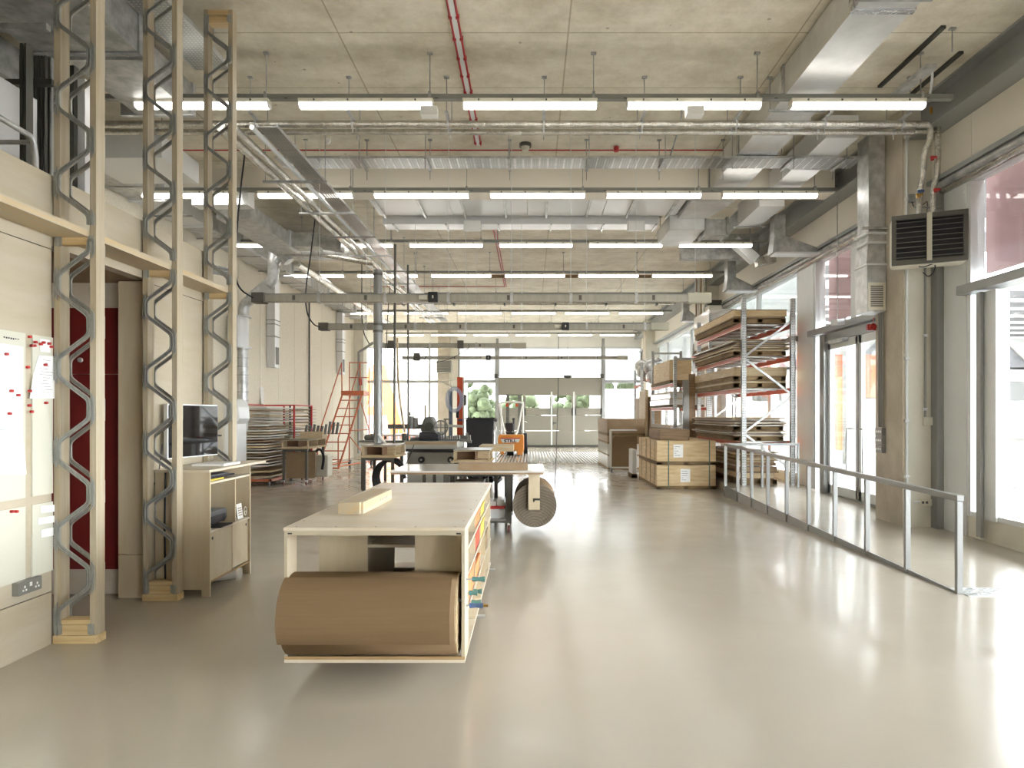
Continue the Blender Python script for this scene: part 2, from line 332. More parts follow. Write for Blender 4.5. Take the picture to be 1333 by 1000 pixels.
# ================================================================== TRUSS POSTS
def web(zn, xl, xr, y, up=True, dn=True):
    """V shaped pressed steel web: nail plate on the left chord, diagonals ending in half plates on the right chord"""
    b = MB(); w = .0125; H = .2835; P = []
    if dn: P += [(xr, zn-H), (xr, zn-H+.04), (xr-.006, zn-H+.062), (xr-.024, zn-H+.082), (xl+.024, zn-.082), (xl+.006, zn-.062)]
    P += [(xl, zn-.04), (xl, zn+.04)]
    if up: P += [(xl+.006, zn+.062), (xl+.024, zn+.082), (xr-.024, zn+H-.082), (xr-.006, zn+H-.062), (xr, zn+H-.04), (xr, zn+H)]
    N = []
    for k in range(len(P)):
        d = Vector((0, 0))
        if k: d += (Vector(P[k])-Vector(P[k-1])).normalized()
        if k < len(P)-1: d += (Vector(P[k+1])-Vector(P[k])).normalized()
        d.normalize(); N.append(Vector((-d.y, d.x)))
    def ribbon(o0, o1, ya, yb):
        vs = []
        for p, n in zip(P, N):
            q0, q1 = Vector(p)+n*o0, Vector(p)+n*o1
            vs += [(q0.x, ya, q0.y), (q1.x, ya, q1.y), (q1.x, yb, q1.y), (q0.x, yb, q0.y)]
        fs = [(4*k+r, 4*k+(r+1) % 4, 4*k+4+(r+1) % 4, 4*k+4+r) for k in range(len(P)-1) for r in range(4)]
        b.add(vs, fs+[(0, 1, 2, 3), (4*len(P)-1, 4*len(P)-2, 4*len(P)-3, 4*len(P)-4)])
    ribbon(-w, w, y-.002, y+.002); ribbon(-w-.001, -w+.0035, y-.012, y+.004); ribbon(w-.0035, w+.001, y-.012, y+.004); ribbon(-.003, .003, y-.006, y)
    def plate(x0, x1, z, hi, lo):
        b.prism([(x1, z-(.115 if lo else 0)), (x1, z+(.115 if hi else 0)), (x0, z+(.075 if hi else 0)), (x0, z-(.075 if lo else 0))], 1, y-.002, y+.003)
        n = 10
        for k in range(n):
            zz = z-(.085 if lo else 0)+k*(.17 if hi and lo else .085)/n
            b.bar((x0, y-.004, zz), (x1, y-.004, zz+.01), .004, .003)
    plate(xl-.034, xl-.01, zn, True, True)
    if up: plate(xr+.034, xr+.01, zn+H, False, True)
    if dn: plate(xr+.034, xr+.01, zn-H, True, False)
    return b
def truss_post(Y, label, top=5.55):
    x0, x1 = -3.222, -2.936; t = thing('timber_truss_post', label, 'post', ((x0+x1)/2, Y+.05, 0), 'timber truss posts along the plywood wall')
    cw = .043
    for a, c in ((x0, x0+cw), (x1-cw, x1)): box(a, c, Y, Y+.097, .055, top).build('chord', 'pine', t, bevel=.002)
    box(x0-.005, x1+.005, Y-.004, Y+.103, 0, .055).build('base_block', 'pine_x', t, bevel=.002)
    b = box(x0+cw, x1-cw, Y+.002, Y+.095, .058, .125); b.box(x0+cw, x1-cw, Y+.002, Y+.095, .128, .16); b.build('bottom_rail', 'pine_x', t)
    box(x0+cw, x1-cw, Y+.001, Y+.05, 2.70, 2.752).build('middle_rail', 'pine_x', t)
    b = box(x0+cw, x1-cw, Y+.002, Y+.095, top-.13, top-.07); b.box(x0+cw-.01, x1-cw+.0, Y+.002, Y+.095, top-.05, top+.0); b.build('top_rail', 'pine_x', t)
    xl, xr = x0+cw-.004, x1-cw+.004
    for yy in (Y-.008, Y+.105):
        zs = [.168+.2835*i for i in range(0, 9, 2)]
        for i, z in enumerate(zs): web(z, xl, xr, yy, True, i > 0).build('metal_web', 'web', t)
        z = 3.115; 
        while z < top-.1: web(z, xl, xr, yy, z+.2835 < top-.05, True).build('metal_web', 'web', t); z += .567
    for z in (.10, 2.725, top-.09):
        for xx in (x0+cw-.01, x1-cw+.01):
            b = box(xx-.022, xx+.022, Y-.004, Y, z-.035, z+.035)
            for k in range(4): b.box(xx-.02, xx+.02, Y-.006, Y-.004, z-.03+k*.017, z-.022+k*.017)
            b.build('nail_plate', 'web', t)
    return t
truss_post(4.62, 'pale timber truss post with zigzag steel webs, nearest the camera beside the writing board')
truss_post(5.68, 'middle timber truss post with zigzag steel webs, against the plywood desk cabinet side')
truss_post(6.74, 'farthest timber truss post with zigzag steel webs, its capped top showing under the ceiling')

# ================================================================== WRITING BOARD
t = thing('writing_board', 'frosted glass writing board on the plywood wall at the left edge', 'board', (XP, 3.4, .5))
xb = XP+.012
def wall_pt(px, py, X=XP):                                          # point on the plywood wall seen at a pixel
    Y = X*889/(px-690); return Y, 1.55+(540-py)*Y/889
for y0, y1 in ((2.2, 4.363), (4.425, 4.615)):
    for z0, z1 in ((.5, .965), (1.02, 2.07)):
        box(XP, xb, y0, y1, z0, z1).build('board_panel', 'glassboard', t)
def paper(pts, label, cat='paper', lines=9, m='paper'):
    b = MB(); b.prism(pts, 0, xb+.003, xb+.006)
    ys = [p[0] for p in pts]; zs = [p[1] for p in pts]
    y0, y1, z0, z1 = min(ys), max(ys), min(zs), max(zs)
    for k in range(lines):
        z = z1-(z1-z0)*(.12+.8*k/lines); a = y0+(y1-y0)*random.uniform(.3, .55); c = y0+(y1-y0)*random.uniform(.6, .9)
        b.box(xb+.006, xb+.0065, a, c, z, z+.003, 1)
    return tag(b.build('paper_sheet', [m, 'ink']), label, cat)
def wp(*pp): return [wall_pt(x, y) for x, y in pp]
paper([(3.6, 1.22), (4.363, 1.17), (4.33, 1.45), (4.335, 1.98), (3.6, 2.0)], 'large white drawing sheet at the left edge of the writing board')
paper(wp((35, 519), (72, 519), (69, 464), (47, 463), (40, 488)), 'small white sheet with a curved left edge pinned near the truss post', lines=12)
paper(wp((49, 457.5), (49, 441), (62, 443), (62, 459)), 'tiny glossy white note at the top of the narrow board panel', lines=0)
paper(wp((50, 668), (50, 659), (69, 657), (69, 666)), 'upper blank slip of paper on the lower board panel', lines=0)
paper(wp((46, 683), (46, 675), (69, 671), (69, 680)), 'middle blank slip of paper on the lower board panel', lines=0)
paper(wp((50, 700), (50, 690), (69, 686), (69, 697)), 'lowest blank slip of paper on the lower board panel', lines=0)
b = MB()
random.seed(3)
for k in range(7):
    Y0, z0 = wall_pt(2+k*3, 437.5+k*.5); b.box(xb+.0002, xb+.001, Y0, Y0+.012, z0-.008-random.random()*.008, z0-.002)
b.build('ink_scribble', 'inkd', t, label='dark handwritten scribble along the top')
mags = [(3, 461, 'by the edge of the large drawing, topmost'), (33.5, 438.5, 'top of the bare plywood strip'), (41, 445.5, 'above the pair beside the plywood strip'), (36, 450, 'left of the pair beside the plywood strip'), (39.5, 450, 'right of the pair beside the plywood strip'),
        (48, 448, 'at the left corner of the tiny glossy note'), (51.5, 446, 'on the glossy note, beside its left corner'), (59, 447.5, 'at the right of the glossy note'), (62, 451.5, 'lowest at the right of the glossy note'),
        (31, 478, 'upper right edge of the large drawing'), (54, 475, 'holding the small curved sheet'), (9.5, 509, 'left one of two in the middle of the large drawing'), (18.5, 514.5, 'right one of two in the middle of the large drawing'),
        (33.5, 509, 'left of the bottom of the small curved sheet'), (55, 524.5, 'just below the small curved sheet'), (33, 528, 'upper of two on the plywood strip'), (36, 536, 'lower of two on the plywood strip'), (7, 538.5, 'lowest on the large drawing'),
        (10, 666, 'left one of two on the lower board'), (16, 666, 'right one of two on the lower board')]
for px, py, lab in mags:
    Y, z = wall_pt(px, py); o = MB().cyl((xb+.006, Y, z), (xb+.024, Y, z), .009, 10).build('magnet', 'magnet'); tag(o, 'small red round magnet, '+lab, 'magnet', 'red magnets on the writing board')
# socket
Y0, z0 = wall_pt(24, 765); t = thing('double_socket', 'grey metal double power socket on the plywood wall under the writing board', 'socket', (XP, Y0, z0))
Ya, _ = wall_pt(15, 765); Yb, _ = wall_pt(46, 765)
box(XP, XP+.045, Ya, Yb, z0-.043, z0+.043).build('back_box', 'socket', t, bevel=.004)
for k, yy in enumerate((Ya+(Yb-Ya)*.25, Ya+(Yb-Ya)*.78)):
    b = MB()
    b.box(XP+.045, XP+.047, yy-.006, yy+.006, z0-.002, z0+.012); b.box(XP+.045, XP+.047, yy-.02, yy-.008, z0-.022, z0-.01); b.box(XP+.045, XP+.047, yy+.006, yy+.018, z0-.022, z0-.01); b.build('outlet', 'white', t)
box(XP+.045, XP+.048, (Ya+Yb)/2-.01, (Ya+Yb)/2+.01, z0, z0+.025).build('switch', 'white', t)

# ================================================================== DESK CABINET, MONITOR
t = thing('desk_cabinet', 'birch plywood desk cabinet with open shelves and two sliding doors beside the truss post', 'cabinet', (-2.96, 6.23, 0))
x0, x1, y0, y1 = -3.19, -2.725, 5.81, 6.66; zt = 1.08
MB().prism([(x0-.01, 5.785), (x1+.01, 5.785), (x1+.01, 7.02), (-2.93, 7.02), (-2.93, 6.73), (x0-.01, 6.73)], 2, zt-.02, zt).build('desktop', 'ply_x', t)
for yy in (y0, y1-.018):
    b = box(x0, x1, yy, yy+.018, .06, zt-.02); b.box(x0, x0+.06, yy, yy+.018, 0, .06); b.box(x1-.07, x1, yy, yy+.018, 0, .06); b.build('side_panel', 'ply_v', t)
box(x0, x0+.012, y0+.018, y1-.018, .12, zt-.02).build('back_panel', 'ply', t)
for z in (.115, .54, .955): box(x0+.012, x1-.004, y0+.018, y1-.018, z, z+.018).build('shelf', 'ply_x', t)
box(x0+.012, x1-.01, 6.33, 6.348, .558, .955).build('divider', 'ply_v', t)
for a, c, xx, hy in ((y0+.02, 6.24, x1-.012, 5.86), (6.22, y1-.02, x1-.032, 6.6)):
    d = box(xx, xx+.012, a, c, .135, .538).build('sliding_door', 'ply_v', t)
    MB().cyl((xx+.012, hy, .49), (xx+.0135, hy, .49), .014, 14).build('finger_hole', 'black', d)
MB().box(x1-.0125, x1+.001, 6.24, 6.25, .135, .538).build('door_edge', 'ply_edge', t)
box(x1-.018, x1, y0+.018, y1-.018, .118, .133).build('door_track', 'ply_edge', t)
# things on it
tag(MB().box(-3.1, -2.8, 6.25, 6.6, zt, zt+.02).build('notebook', 'white', bevel=.003), 'flat white notebook lying on the plywood desk top', 'notebook')
tag(box(-3.05, -2.78, 5.9, 6.2, .973, .985).build('folder', 'yellow'), 'yellow folder on the shelf below the desk top', 'folder')
o = box(-3.1, -2.79, 5.93, 6.45, .9855, 1.0).build('laptop', 'black', bevel=.003); tag(o, 'closed black laptop lying under the desk top, bottom one of the pair', 'laptop')
o = box(-3.1, -2.82, 6.0, 6.4, 1.0, 1.014).build('laptop', 'grey', bevel=.003); tag(o, 'closed dark grey laptop lying on top of the black one', 'laptop')
t = thing('printer', 'small dark grey inkjet printer on the middle cabinet shelf', 'printer', (-2.93, 6.08, .558))
b = MB().box(-3.12, -2.78, 5.9, 6.27, .6, .70); b.box(-3.12, -2.86, 5.9, 6.27, .558, .6); b.build('body', 'grey', t, bevel=.012)
box(-2.79, -2.777, 5.95, 6.22, .59, .66).build('output_slot', 'black', t); box(-2.87, -2.70, 5.97, 6.2, .56, .572).build('paper_tray', 'black', t)

t = thing('framed_card', 'small white card with printed letters leaning beside the printer', 'card', (-2.78, 6.52, .559))
b = MB().bar((-2.765, 6.52, .559), (-2.785, 6.52, .70), .12, .006, up=(1, 0, 0)); b.build('card', 'paper', t)
b = MB()
for k in range(4): b.box(-2.7655-.003*k, -2.7615-.003*k, 6.485, 6.555, .59+.022*k, .597+.022*k)
b.build('printed_letters', 'mdf', t)
b = MB(); b.tube([(-2.75, 6.59+.03*math.cos(a*PI/6), .62+.04*math.sin(a*PI/6)) for a in range(13)], .006); b.tube([(-2.752, 6.60+.018*math.cos(a*PI/6), .60+.02*math.sin(a*PI/6)) for a in range(13)], .005)
tag(b.build('wire_ornament', 'cream'), 'small twisted cream wire ornament at the end of the cabinet shelf', 'ornament')
# monitor
t = thing('wall_monitor', 'black flat screen monitor with a silver edge hanging above the plywood desk', 'monitor', (-3.17, 6.25, 1.15))
def tv(u0, u1, w0, w1, z0, z1):
    b = MB(); b.box(u0, u1, w0, w1, z0, z1); return b.xf(Matrix.Translation((-3.185, 5.95, 0)) @ Matrix.Rotation(-.20, 4, 'Z'))
tv(-.01, .03, 0, .68, 1.16, 1.645).build('casing', 'alu', t, bevel=.006)
tv(.03, .034, .012, .668, 1.172, 1.633).build('screen', 'screen', t)
MB().box(XP, -3.15, 6.2, 6.3, 1.35, 1.45).build('wall_bracket', 'dark', t)
o = MB().tube([(-3.19, 5.92, 1.3), (-3.2, 5.9, 1.1), (-3.195, 5.87, 1.0), (-3.2, 5.8, .95)], .005, 6, smooth=2).build('monitor_cable', 'black'); tag(o, 'thin black cable hanging down from the wall monitor', 'cable')
o = MB().tube([(-3.1, 5.806, 1.06), (-3.105, 5.802, .6), (-3.1, 5.804, .1), (-3.1, 5.80, .01)], .008, 6).build('power_cable', 'black'); tag(o, 'black power cable running down the side of the plywood cabinet to the floor', 'cable')
o = MB().cyl((-2.95, 6.35, .04), (-2.78, 6.45, .04), .04, 16).build('paper_tube', 'white'); tag(o, 'white rolled tube lying under the desk cabinet', 'tube')

# ================================================================== RIGHT WALL, WINDOWS
def ramp_z(y): return max(0, min(.16, .16*(y-5.9)/7.1))
# ibeam, board, pipes above the glazing
b = MB(); b.box(5.0, 5.32, -6.5, YE, ZC-.03, ZC); b.box(5.15, 5.17, -6.5, YE, 5.2, ZC); b.box(5.0, 5.32, -6.5, YE, 5.17, 5.2)
o = struct(b.build('trim_3', 'ibeam'))

b = MB(); y = -6.5
while y < YE: y2 = min(y+2.45, YE); b.box(5.3, 5.45, y+.004, y2-.004, 4.62, 5.17); y = y2
b.box(5.32, 5.45, -6.5, YE, 4.6, 5.2)
struct(b.build('wall_right_upper', 'beige'))
struct(box(5.22, 5.5, -6.5, YE, 4.55, 4.61).build('trim_4', 'ibeam'))
o = MB().cyl((5.27, -6.4, 4.50), (5.27, 8.9, 4.50), .045, 14).build('conduit_pipe', 'steel_d'); tag(o, 'round grey steel pipe running over the nearest right hand window', 'pipe')
o = MB().cyl((5.27, 9.8, 4.50), (5.27, 18.9, 4.50), .045, 14).build('conduit_pipe', 'steel_d'); tag(o, 'round grey steel pipe running over the glazed entrance beyond the concrete column', 'pipe')
o = MB().cyl((5.36, -6.4, 4.47), (5.36, 8.9, 4.47), .06, 14).build('lagged_pipe', 'foil'); tag(o, 'crinkled foil lagging along the head of the nearest right window', 'pipe')
o = MB().cyl((5.36, 9.8, 4.47), (5.36, 18.9, 4.47), .06, 14).build('lagged_pipe', 'foil'); tag(o, 'crinkled foil lagging along the window head beyond the concrete column', 'pipe')
# concrete columns
for i, yc in enumerate((9.0, 19.2, 29.0)):
    b = box(4.91, 5.5, yc, yc+.7, 0, ZC); b.box(4.925, 5.49, yc-.004, yc, .02, ZC-.01, 1)  # paler front skin puts the window light into the colour
    struct(b.build('column_%d' % (i+1), ['concrete', 'conc_l']))
# glazing bays: (ya, yb, upper panel material, mullions below transom, mullions above)
wn = 1
def bay(ya, yb, up, muls, ups, sill=.31, z0=0, door=None):
    global wn
    W = box(XR, XR+.14, ya, yb, 4.41, 4.56).build('window_%d' % wn, 'alu'); struct(W); wn += 1
    b = MB()
    for y in (ya, yb-.07): b.box(XR-.02, XR+.14, y, y+.07, sill, 4.41)
    for y, w in muls: b.box(XR-.04, XR+.12, y, y+w, sill, 3.0)
    for y, w in ups: b.box(XR, XR+.1, y, y+w, 3.12, 4.41)
    if sill > .2: b.box(XR-.01, XR+.14, ya, yb, sill, sill+.06)
    b.build('window_frame', 'alu', W)
    box(XR-.14, XR+.13, ya-.02, yb+.02, 3.02, 3.13).build('transom', 'alu_d', W)
    box(XR+.06, XR+.068, ya, yb, max(sill, 0), 4.41).build('glass_pane', 'glass', W)
    if sill > .2:
        struct(box(XR+.0, XR+.16, ya, yb, 0, sill).build('wall_right_lower', 'conc_l'))
    if up: 
        b = box(XR+.35, XR+.40, ya-.2, yb+.2, 3.33, 4.9)
        o = b.build('facade_screen', up); tag(o, {'pink': 'pale pink mesh screen outside, over ', 'frost': 'white translucent screen outside, over '}[up]+{1: 'the window behind the camera', 2: 'the nearest visible right window', 3: 'the glazed entrance door', 4: 'the window behind the pallet rack', 5: 'the farthest right windows'}.get(wn-1, 'the wall'), 'screen')
    return W
bay(-6.3, -1.0, 'pink', [(-4.5, .24), (-2.7, .24)], [])
bay(-.5, 8.41, 'pink', [(7.86, .24), (6.0, .24), (4.1, .24), (2.2, .24)], [(3.4, .1)])
W3 = bay(9.75, 12.94, 'pink', [], [(11.3, .2)], sill=.1)
bay(13.7, 18.8, 'frost', [(15.2, .2), (17.0, .2)], [(16.2, .1)])
bay(20.0, 32.4, 'frost', [(22, .2), (24, .2), (26, .2), (28, .2), (30.5, .2)], [(23, .1), (27, .1)])
for i, (ya, yb) in enumerate(((-1.0, -.5), (8.41, 8.86), (12.94, 13.7), (18.8, 19.2), (19.85, 20.0))):
    b = box(XR-.03, XR+.2, ya, yb, 0, 4.56)
    for z in (.5, 4.3): b.cyl((XR-.035, ya+.05, z), (XR-.03, ya+.05, z), .012, 8)
    struct(b.build('wall_right_panel', 'alu'))
struct(box(XR-.12, XR+.02, 8.86, 9.0, .0, 4.56).build('trim_5', 'alu_d'))
struct(box(XR+.0, XR+.16, 19.2, 19.9, 0, 5.17).build('wall_right_pier', 'conc_l'))
struct(box(XR+.0, XR+.16, 32.4, 33.2, 0, 5.17).build('wall_right_end', 'conc_l'))
struct(box(5.45, 5.6, -6.5, YE, 4.56, ZC+.3).build('wall_right_outer', 'beige'))
o = box(XR-.09, XR-.05, 8.05, 8.13, .1, 3.0).build('window_post', 'alu_d'); struct(o); o.name = 'trim_6'
# entrance door
D = thing('door_1', 'silver framed double glass entrance door beyond the concrete column', 'door', (XR, 11.3, .13)); D['kind'] = 'structure'
del D['category']
zf = .13
b = MB(); b.box(XR-.1, XR+.1, 12.32, 12.5, zf, 3.0); b.box(XR-.06, XR+.08, 10.0, 12.4, 2.86, 3.0); b.box(XR-.06, XR+.08, 9.95, 10.05, zf, 3.0); b.box(XR-.035, XR+.03, 11.145, 11.195, zf, 2.9); b.box(XR-.05, XR+.08, 10.0, 12.4, zf-.02, zf+.02); b.build('door_frame', 'alu_d', D)
for (ya, yb, hy) in ((11.19, 12.3, 11.3), (10.05, 11.15, 11.02)):
    b = MB()
    for y in (ya, yb-.08): b.box(XR-.03, XR+.03, y, y+.08, zf+.02, 2.85)
    b.box(XR-.03, XR+.03, ya, yb, 2.72, 2.85); b.box(XR-.03, XR+.03, ya, yb, zf+.02, zf+.17)
    L_ = b.build('door_leaf', 'alu', D)
    box(XR-.004, XR+.004, ya+.08, yb-.08, zf+.17, 2.72).build('glass_pane', 'glass', L_)
    y2 = hy + (.14 if hy > 11.2 else -.14)
    MB().tube([(XR-.03, hy, 1.32), (XR-.1, hy, 1.32), (XR-.1, y2, 1.32), (XR-.1, y2, .95), (XR-.1, y2, .6), (XR-.1, hy, .6), (XR-.03, hy, .6)], .014, 8).build('door_handle', 'steel', L_)
box(XR-.12, XR-.03, 11.55, 12.1, 2.8, 2.86).build('door_closer', 'steel', D)
# ramp and landing
b = MB()
b.prism([(5.9, -.01), (13.0, -.01), (13.0, .16), (5.9, .001)], 0, 3.72, 5.42)
b.box(3.96, 5.42, 13.0, 19.2, -.01, .16)
struct(b.build('floor_ramp', 'floor'))
b = MB(); b.prism([(5.9, 0), (13.0, 0), (13.0, .2), (5.9, .012)], 0, 3.70, 3.72)
struct(b.build('trim_7', 'rail'))
b = box(3.74, 5.35, 5.82, 6.1, .0, .006)
for i in range(26):
    for j in range(5):
        cx, cy = 3.78+i*.062, 5.85+j*.052; s = 1 if (i+j) % 2 else -1
        b.bar((cx-.014, cy-.008*s, .008), (cx+.014, cy+.008*s, .008), .006, .004)
o = b.build('chequer_plate', 'steel'); tag(o, 'strip of chequered steel plate at the foot of the ramp', 'plate')
# handrail
t = thing('ramp_railing', 'grey steel handrail with square posts along the ramp', 'railing', (3.71, 9.4, 0))
posts = [5.91, 6.72, 7.52, 8.31, 9.09, 9.87, 10.65, 11.43, 12.2, 12.97]
for i, y in enumerate(posts):
    z1 = .84+ramp_z(y)-.02; box(3.685, 3.735, y-.02, y+.02, 0, z1-.02).build('post', 'rail', t, bevel=.003)
za = .84; zb = 1.0
b = MB().bar((3.71, 5.885, za-.012), (3.71, 13.0, zb-.012), .06, .05, 0); b.build('top_rail', 'rail', t, bevel=.003)
MB().bar((3.71, 13.0, zb-.012), (5.12, 13.0, zb-.012), .06, .05).build('top_rail', 'rail', t, bevel=.003)
for x in (4.42, 5.1): box(x-.02, x+.02, 12.98, 13.02, .16, zb-.03).build('post', 'rail', t, bevel=.003)
# sockets, conduits on the near column
t = thing('column_socket', 'white double socket low on the concrete column beside the handrail', 'socket', (5.2, 9.0, .55))
px = lambda p, Y: (p-690)*Y/889
pz = lambda p, Y: 1.55+(540-p)*Y/889
box(px(1197, 8.98), px(1211, 8.98), 8.94, 8.996, pz(658, 9), pz(649, 9)).build('back_box', 'cream', t, bevel=.004)
MB().cyl((px(1188, 9), 8.97, pz(653, 9)), (px(1197, 9), 8.97, pz(653, 9)), .012, 8).build('conduit_stub', 'alu', t)
b = MB()
for k in (1200, 1205): b.box(px(k, 8.94), px(k+3, 8.94), 8.936, 8.94, pz(655, 9), pz(652, 9))
b.build('outlet', 'grey', t)
t = thing('switch_box', 'white switch box on the column face with a conduit above', 'switch', (px(1206, 9), 8.99, pz(554, 9)))
box(px(1201, 9), px(1211, 9), 8.94, 8.996, pz(554, 9), pz(543, 9)).build('switch_plate', 'cream', t, bevel=.004)
MB().cyl((px(1203, 9), 8.975, pz(543, 9)), (px(1203, 9), 8.975, pz(345, 9)), .014, 8).build('conduit', 'alu_d', t)
for yy in (437, 533): MB().cyl((px(1201, 9), 8.975, pz(yy, 9)), (px(1205.5, 9), 8.975, pz(yy, 9)), .02, 8).build('clip', 'alu', t)
t = thing('wall_conduit', 'tall silver conduit running up the corner of the concrete column', 'conduit', (4.95, 8.98, .1))
MB().cyl((px(1179, 9), 8.975, .0+ramp_z(9)), (px(1179, 9), 8.975, pz(160, 9)), .017, 8).build('pipe', 'alu', t)
for yy in (180, 260, 467, 548, 620): MB().cyl((px(1176.5, 9), 8.975, pz(yy, 9)), (px(1182, 9), 8.975, pz(yy, 9)), .023, 8).build('clip', 'alu', t)
t = thing('isolator_switches', 'grey bank of stacked switches on the column side by the entrance door', 'switch', (4.88, 9.5, 1.1))
for k in range(3):
    z = 1.02+k*.12; box(4.85, 4.908, 9.42, 9.6, z, z+.11).build('switch_module', 'alu_d', t, bevel=.003)
    b = MB()
    for q in range(3): b.box(4.847, 4.85, 9.44+q*.05, 9.47+q*.05, z+.04, z+.07)
    b.build('rocker', 'white', t)
for k in range(3): MB().cyl((4.885, 9.46+k*.05, 1.38), (4.885, 9.46+k*.05, 2.98), .012, 8).build('conduit', 'alu_d', t)
t = thing('alarm_sounder', 'small red fire alarm sounder beside the head of the entrance door', 'alarm', (4.84, 9.62, 2.62))
zq = pz(426, 9.7); b = MB().box(4.78, 4.90, 9.66, 9.72, zq-.05, zq+.04); b.build('body', 'magnet', t, bevel=.01)
MB().cyl((4.84, 9.66, zq), (4.84, 9.62, zq), .045, 12).build('horn', 'magnet', t)
MB().tube([(4.86, 9.69, zq+.04), (4.87, 9.69, zq+.14), (4.9, 9.70, zq+.12)], .005, 6, smooth=1).build('cable', 'redcable', t)

# ================================================================== END WALL
E = MB()
zA, zB, zT = 4.80, 3.36, 3.14
def epx(p): return (p-690)*YE/889
struct(box(-8.6, 5.6, YE, YE+.2, zA+.02, ZC).build('wall_end_upper', 'white'))
def endwin(p0, p1, lower, n_up, muls=()):
    global wn
    x0, x1 = epx(p0), epx(p1)
    W = box(x0, x1, YE, YE+.12, zA-.06, zA+.02).build('window_%d' % wn, 'alu'); struct(W); wn += 1
    b = MB()
    for x in [x0, x1-.09]+list(muls): b.box(x, x+.09, YE-.02, YE+.12, 0, zA)
    b.build('window_frame', 'alu_d', W)
    if lower:
        box(x0, x1, YE-.03, YE+.12, zT-.07, zT+.07).build('transom', 'ibeam', W); box(x0, x1, YE+.05, YE+.06, 0, zT).build('glass_pane', 'glass', W)
        b = MB()
        b.box(x0+.05, x1-.05, YE+.03, YE+.05, zT+.07, zA-.06)
        (b.build('translucent_panel', 'frost', W) if n_up else b.build('glass_pane', 'glass', W))
    else: box(x0+.05, x1-.05, YE+.03, YE+.05, zB+.02, zA-.06).build('translucent_panel', 'frost', W)
    return W
W = endwin(466, 572, True, False, muls=(epx(558),))
endwin(596, 647, True, True)
endwin(647.5, 785, False, True)
endwin(785.5, 836, True, True)
struct(box(epx(572), epx(587), YE-.5, YE+.2, 0, ZC).build('column_4', 'concrete'))
struct(box(epx(587), epx(596), YE-.1, YE+.2, 0, ZC).build('wall_end_pier', 'conc_l'))
struct(box(-8.6, epx(466), YE, YE+.2, 0, ZC).build('wall_end_left', 'conc_l'))
for k, p in enumerate((647.5, 785)):
    t = thing('door_track', 'dark vertical steel track on the %s side of the garage door' % ('left' if k == 0 else 'right'), 'track', (epx(p), YE-.1, 0))
    box(epx(p)-.06, epx(p)+.06, YE-.16, YE-.03, 0, 5.2).build('rail', 'ibeam', t)
    box(epx(p)-.14, epx(p)+.02, YE-.2, YE-.03, 3.3, 3.5).build('bracket', 'dark', t)
# garage door with wicket door
G = struct(thing('door_2', 'beige sectional garage door with windows and a small wicket door', 'door', (epx(716), YE-.05, 0))); del G['category']
gx = [epx(p) for p in (649, 682, 718, 747, 784)]
zs = [0.08, .62, 1.18, 1.62, 2.47, zB]
yd = YE-.06
b = MB()
for z0, z1 in ((.10, .78), (.79, 1.52)):
    for a, c in ((0, 2), (2, 3), (3, 4)): b.box(gx[a]+.01, gx[c]-.01, yd, yd+.06, z0, z1)
b.box(gx[0]+.01, gx[4]-.01, yd, yd+.06, 2.47, zB)
wz0, wz1 = pz(534, YE), pz(515, YE)
wins = [(epx(650), epx(681)), (epx(684.5), epx(715.5)), (epx(720), epx(744)), (epx(750), epx(781.5))]
xs = [gx[0]]+[v for w in wins for v in w]+[gx[4]]
for i in range(0, 10, 2): b.box(xs[i], xs[i+1], yd, yd+.06, 1.53, 2.46)
b.box(gx[0], gx[4], yd, yd+.06, 1.53, wz0+.1); 
b.build('door_section', 'door', G)
b = MB()
for x0, x1 in wins: b.box(x0, x1, yd+.02, yd+.03, wz0, wz1+.2)
b.build('glass_pane', 'glass', G)
b = MB()
for p in (718, 747): b.box(epx(p)-.04, epx(p)+.04, yd-.02, yd, .1, wz1+.18)
b.build('wicket_frame', 'alu', G)
b = MB().box(epx(720), epx(724), yd-.07, yd-.03, pz(551.5, YE), pz(550, YE)); b.box(epx(719.5), epx(720.5), yd-.05, yd, pz(553, YE), pz(549, YE)); b.build('door_handle', 'dark', G)
box(gx[0], gx[4], yd-.01, yd+.07, 0, .1).build('bottom_seal', 'dark', G)
# dark mat / grating before the door
b = MB()
for i in range(70): b.box(-3.6+i*.11, -3.6+i*.11+.055, 22.0, 28.5, .0, .008)
o = b.build('floor_grating', 'steel_d'); tag(o, 'ribbed steel floor grating in front of the garage door', 'grating')
t = thing('louvre_heater', 'grey louvred heater mounted high on the pillar left of the garage door', 'heater', (epx(578), YE-.8, pz(485, YE)))
Yh = YE-.9; hx0, hx1 = px(568, Yh), px(588, Yh)
box(hx0, hx1, Yh, Yh+.35, pz(485, Yh), pz(469, Yh)).build('casing', 'greybox', t, bevel=.02)
b = MB()
for k in range(7): z = pz(484, Yh)+k*.075; b.box(hx0+.05, hx1-.05, Yh-.03, Yh, z, z+.035)
b.build('louvre', 'greydk', t)
# ================================================================== CEILING SERVICES
def rod(parent, x, y, z0, z1=ZC, r=.006, name='threaded_rod'):
    b = MB().cyl((x, y, z0), (x, y, z1), r, 6); b.box(x-.03, x+.03, y-.02, y+.02, z1-.02, z1) if z1 > ZC-.01 else None
    return b.build(name, 'steel_d', parent)
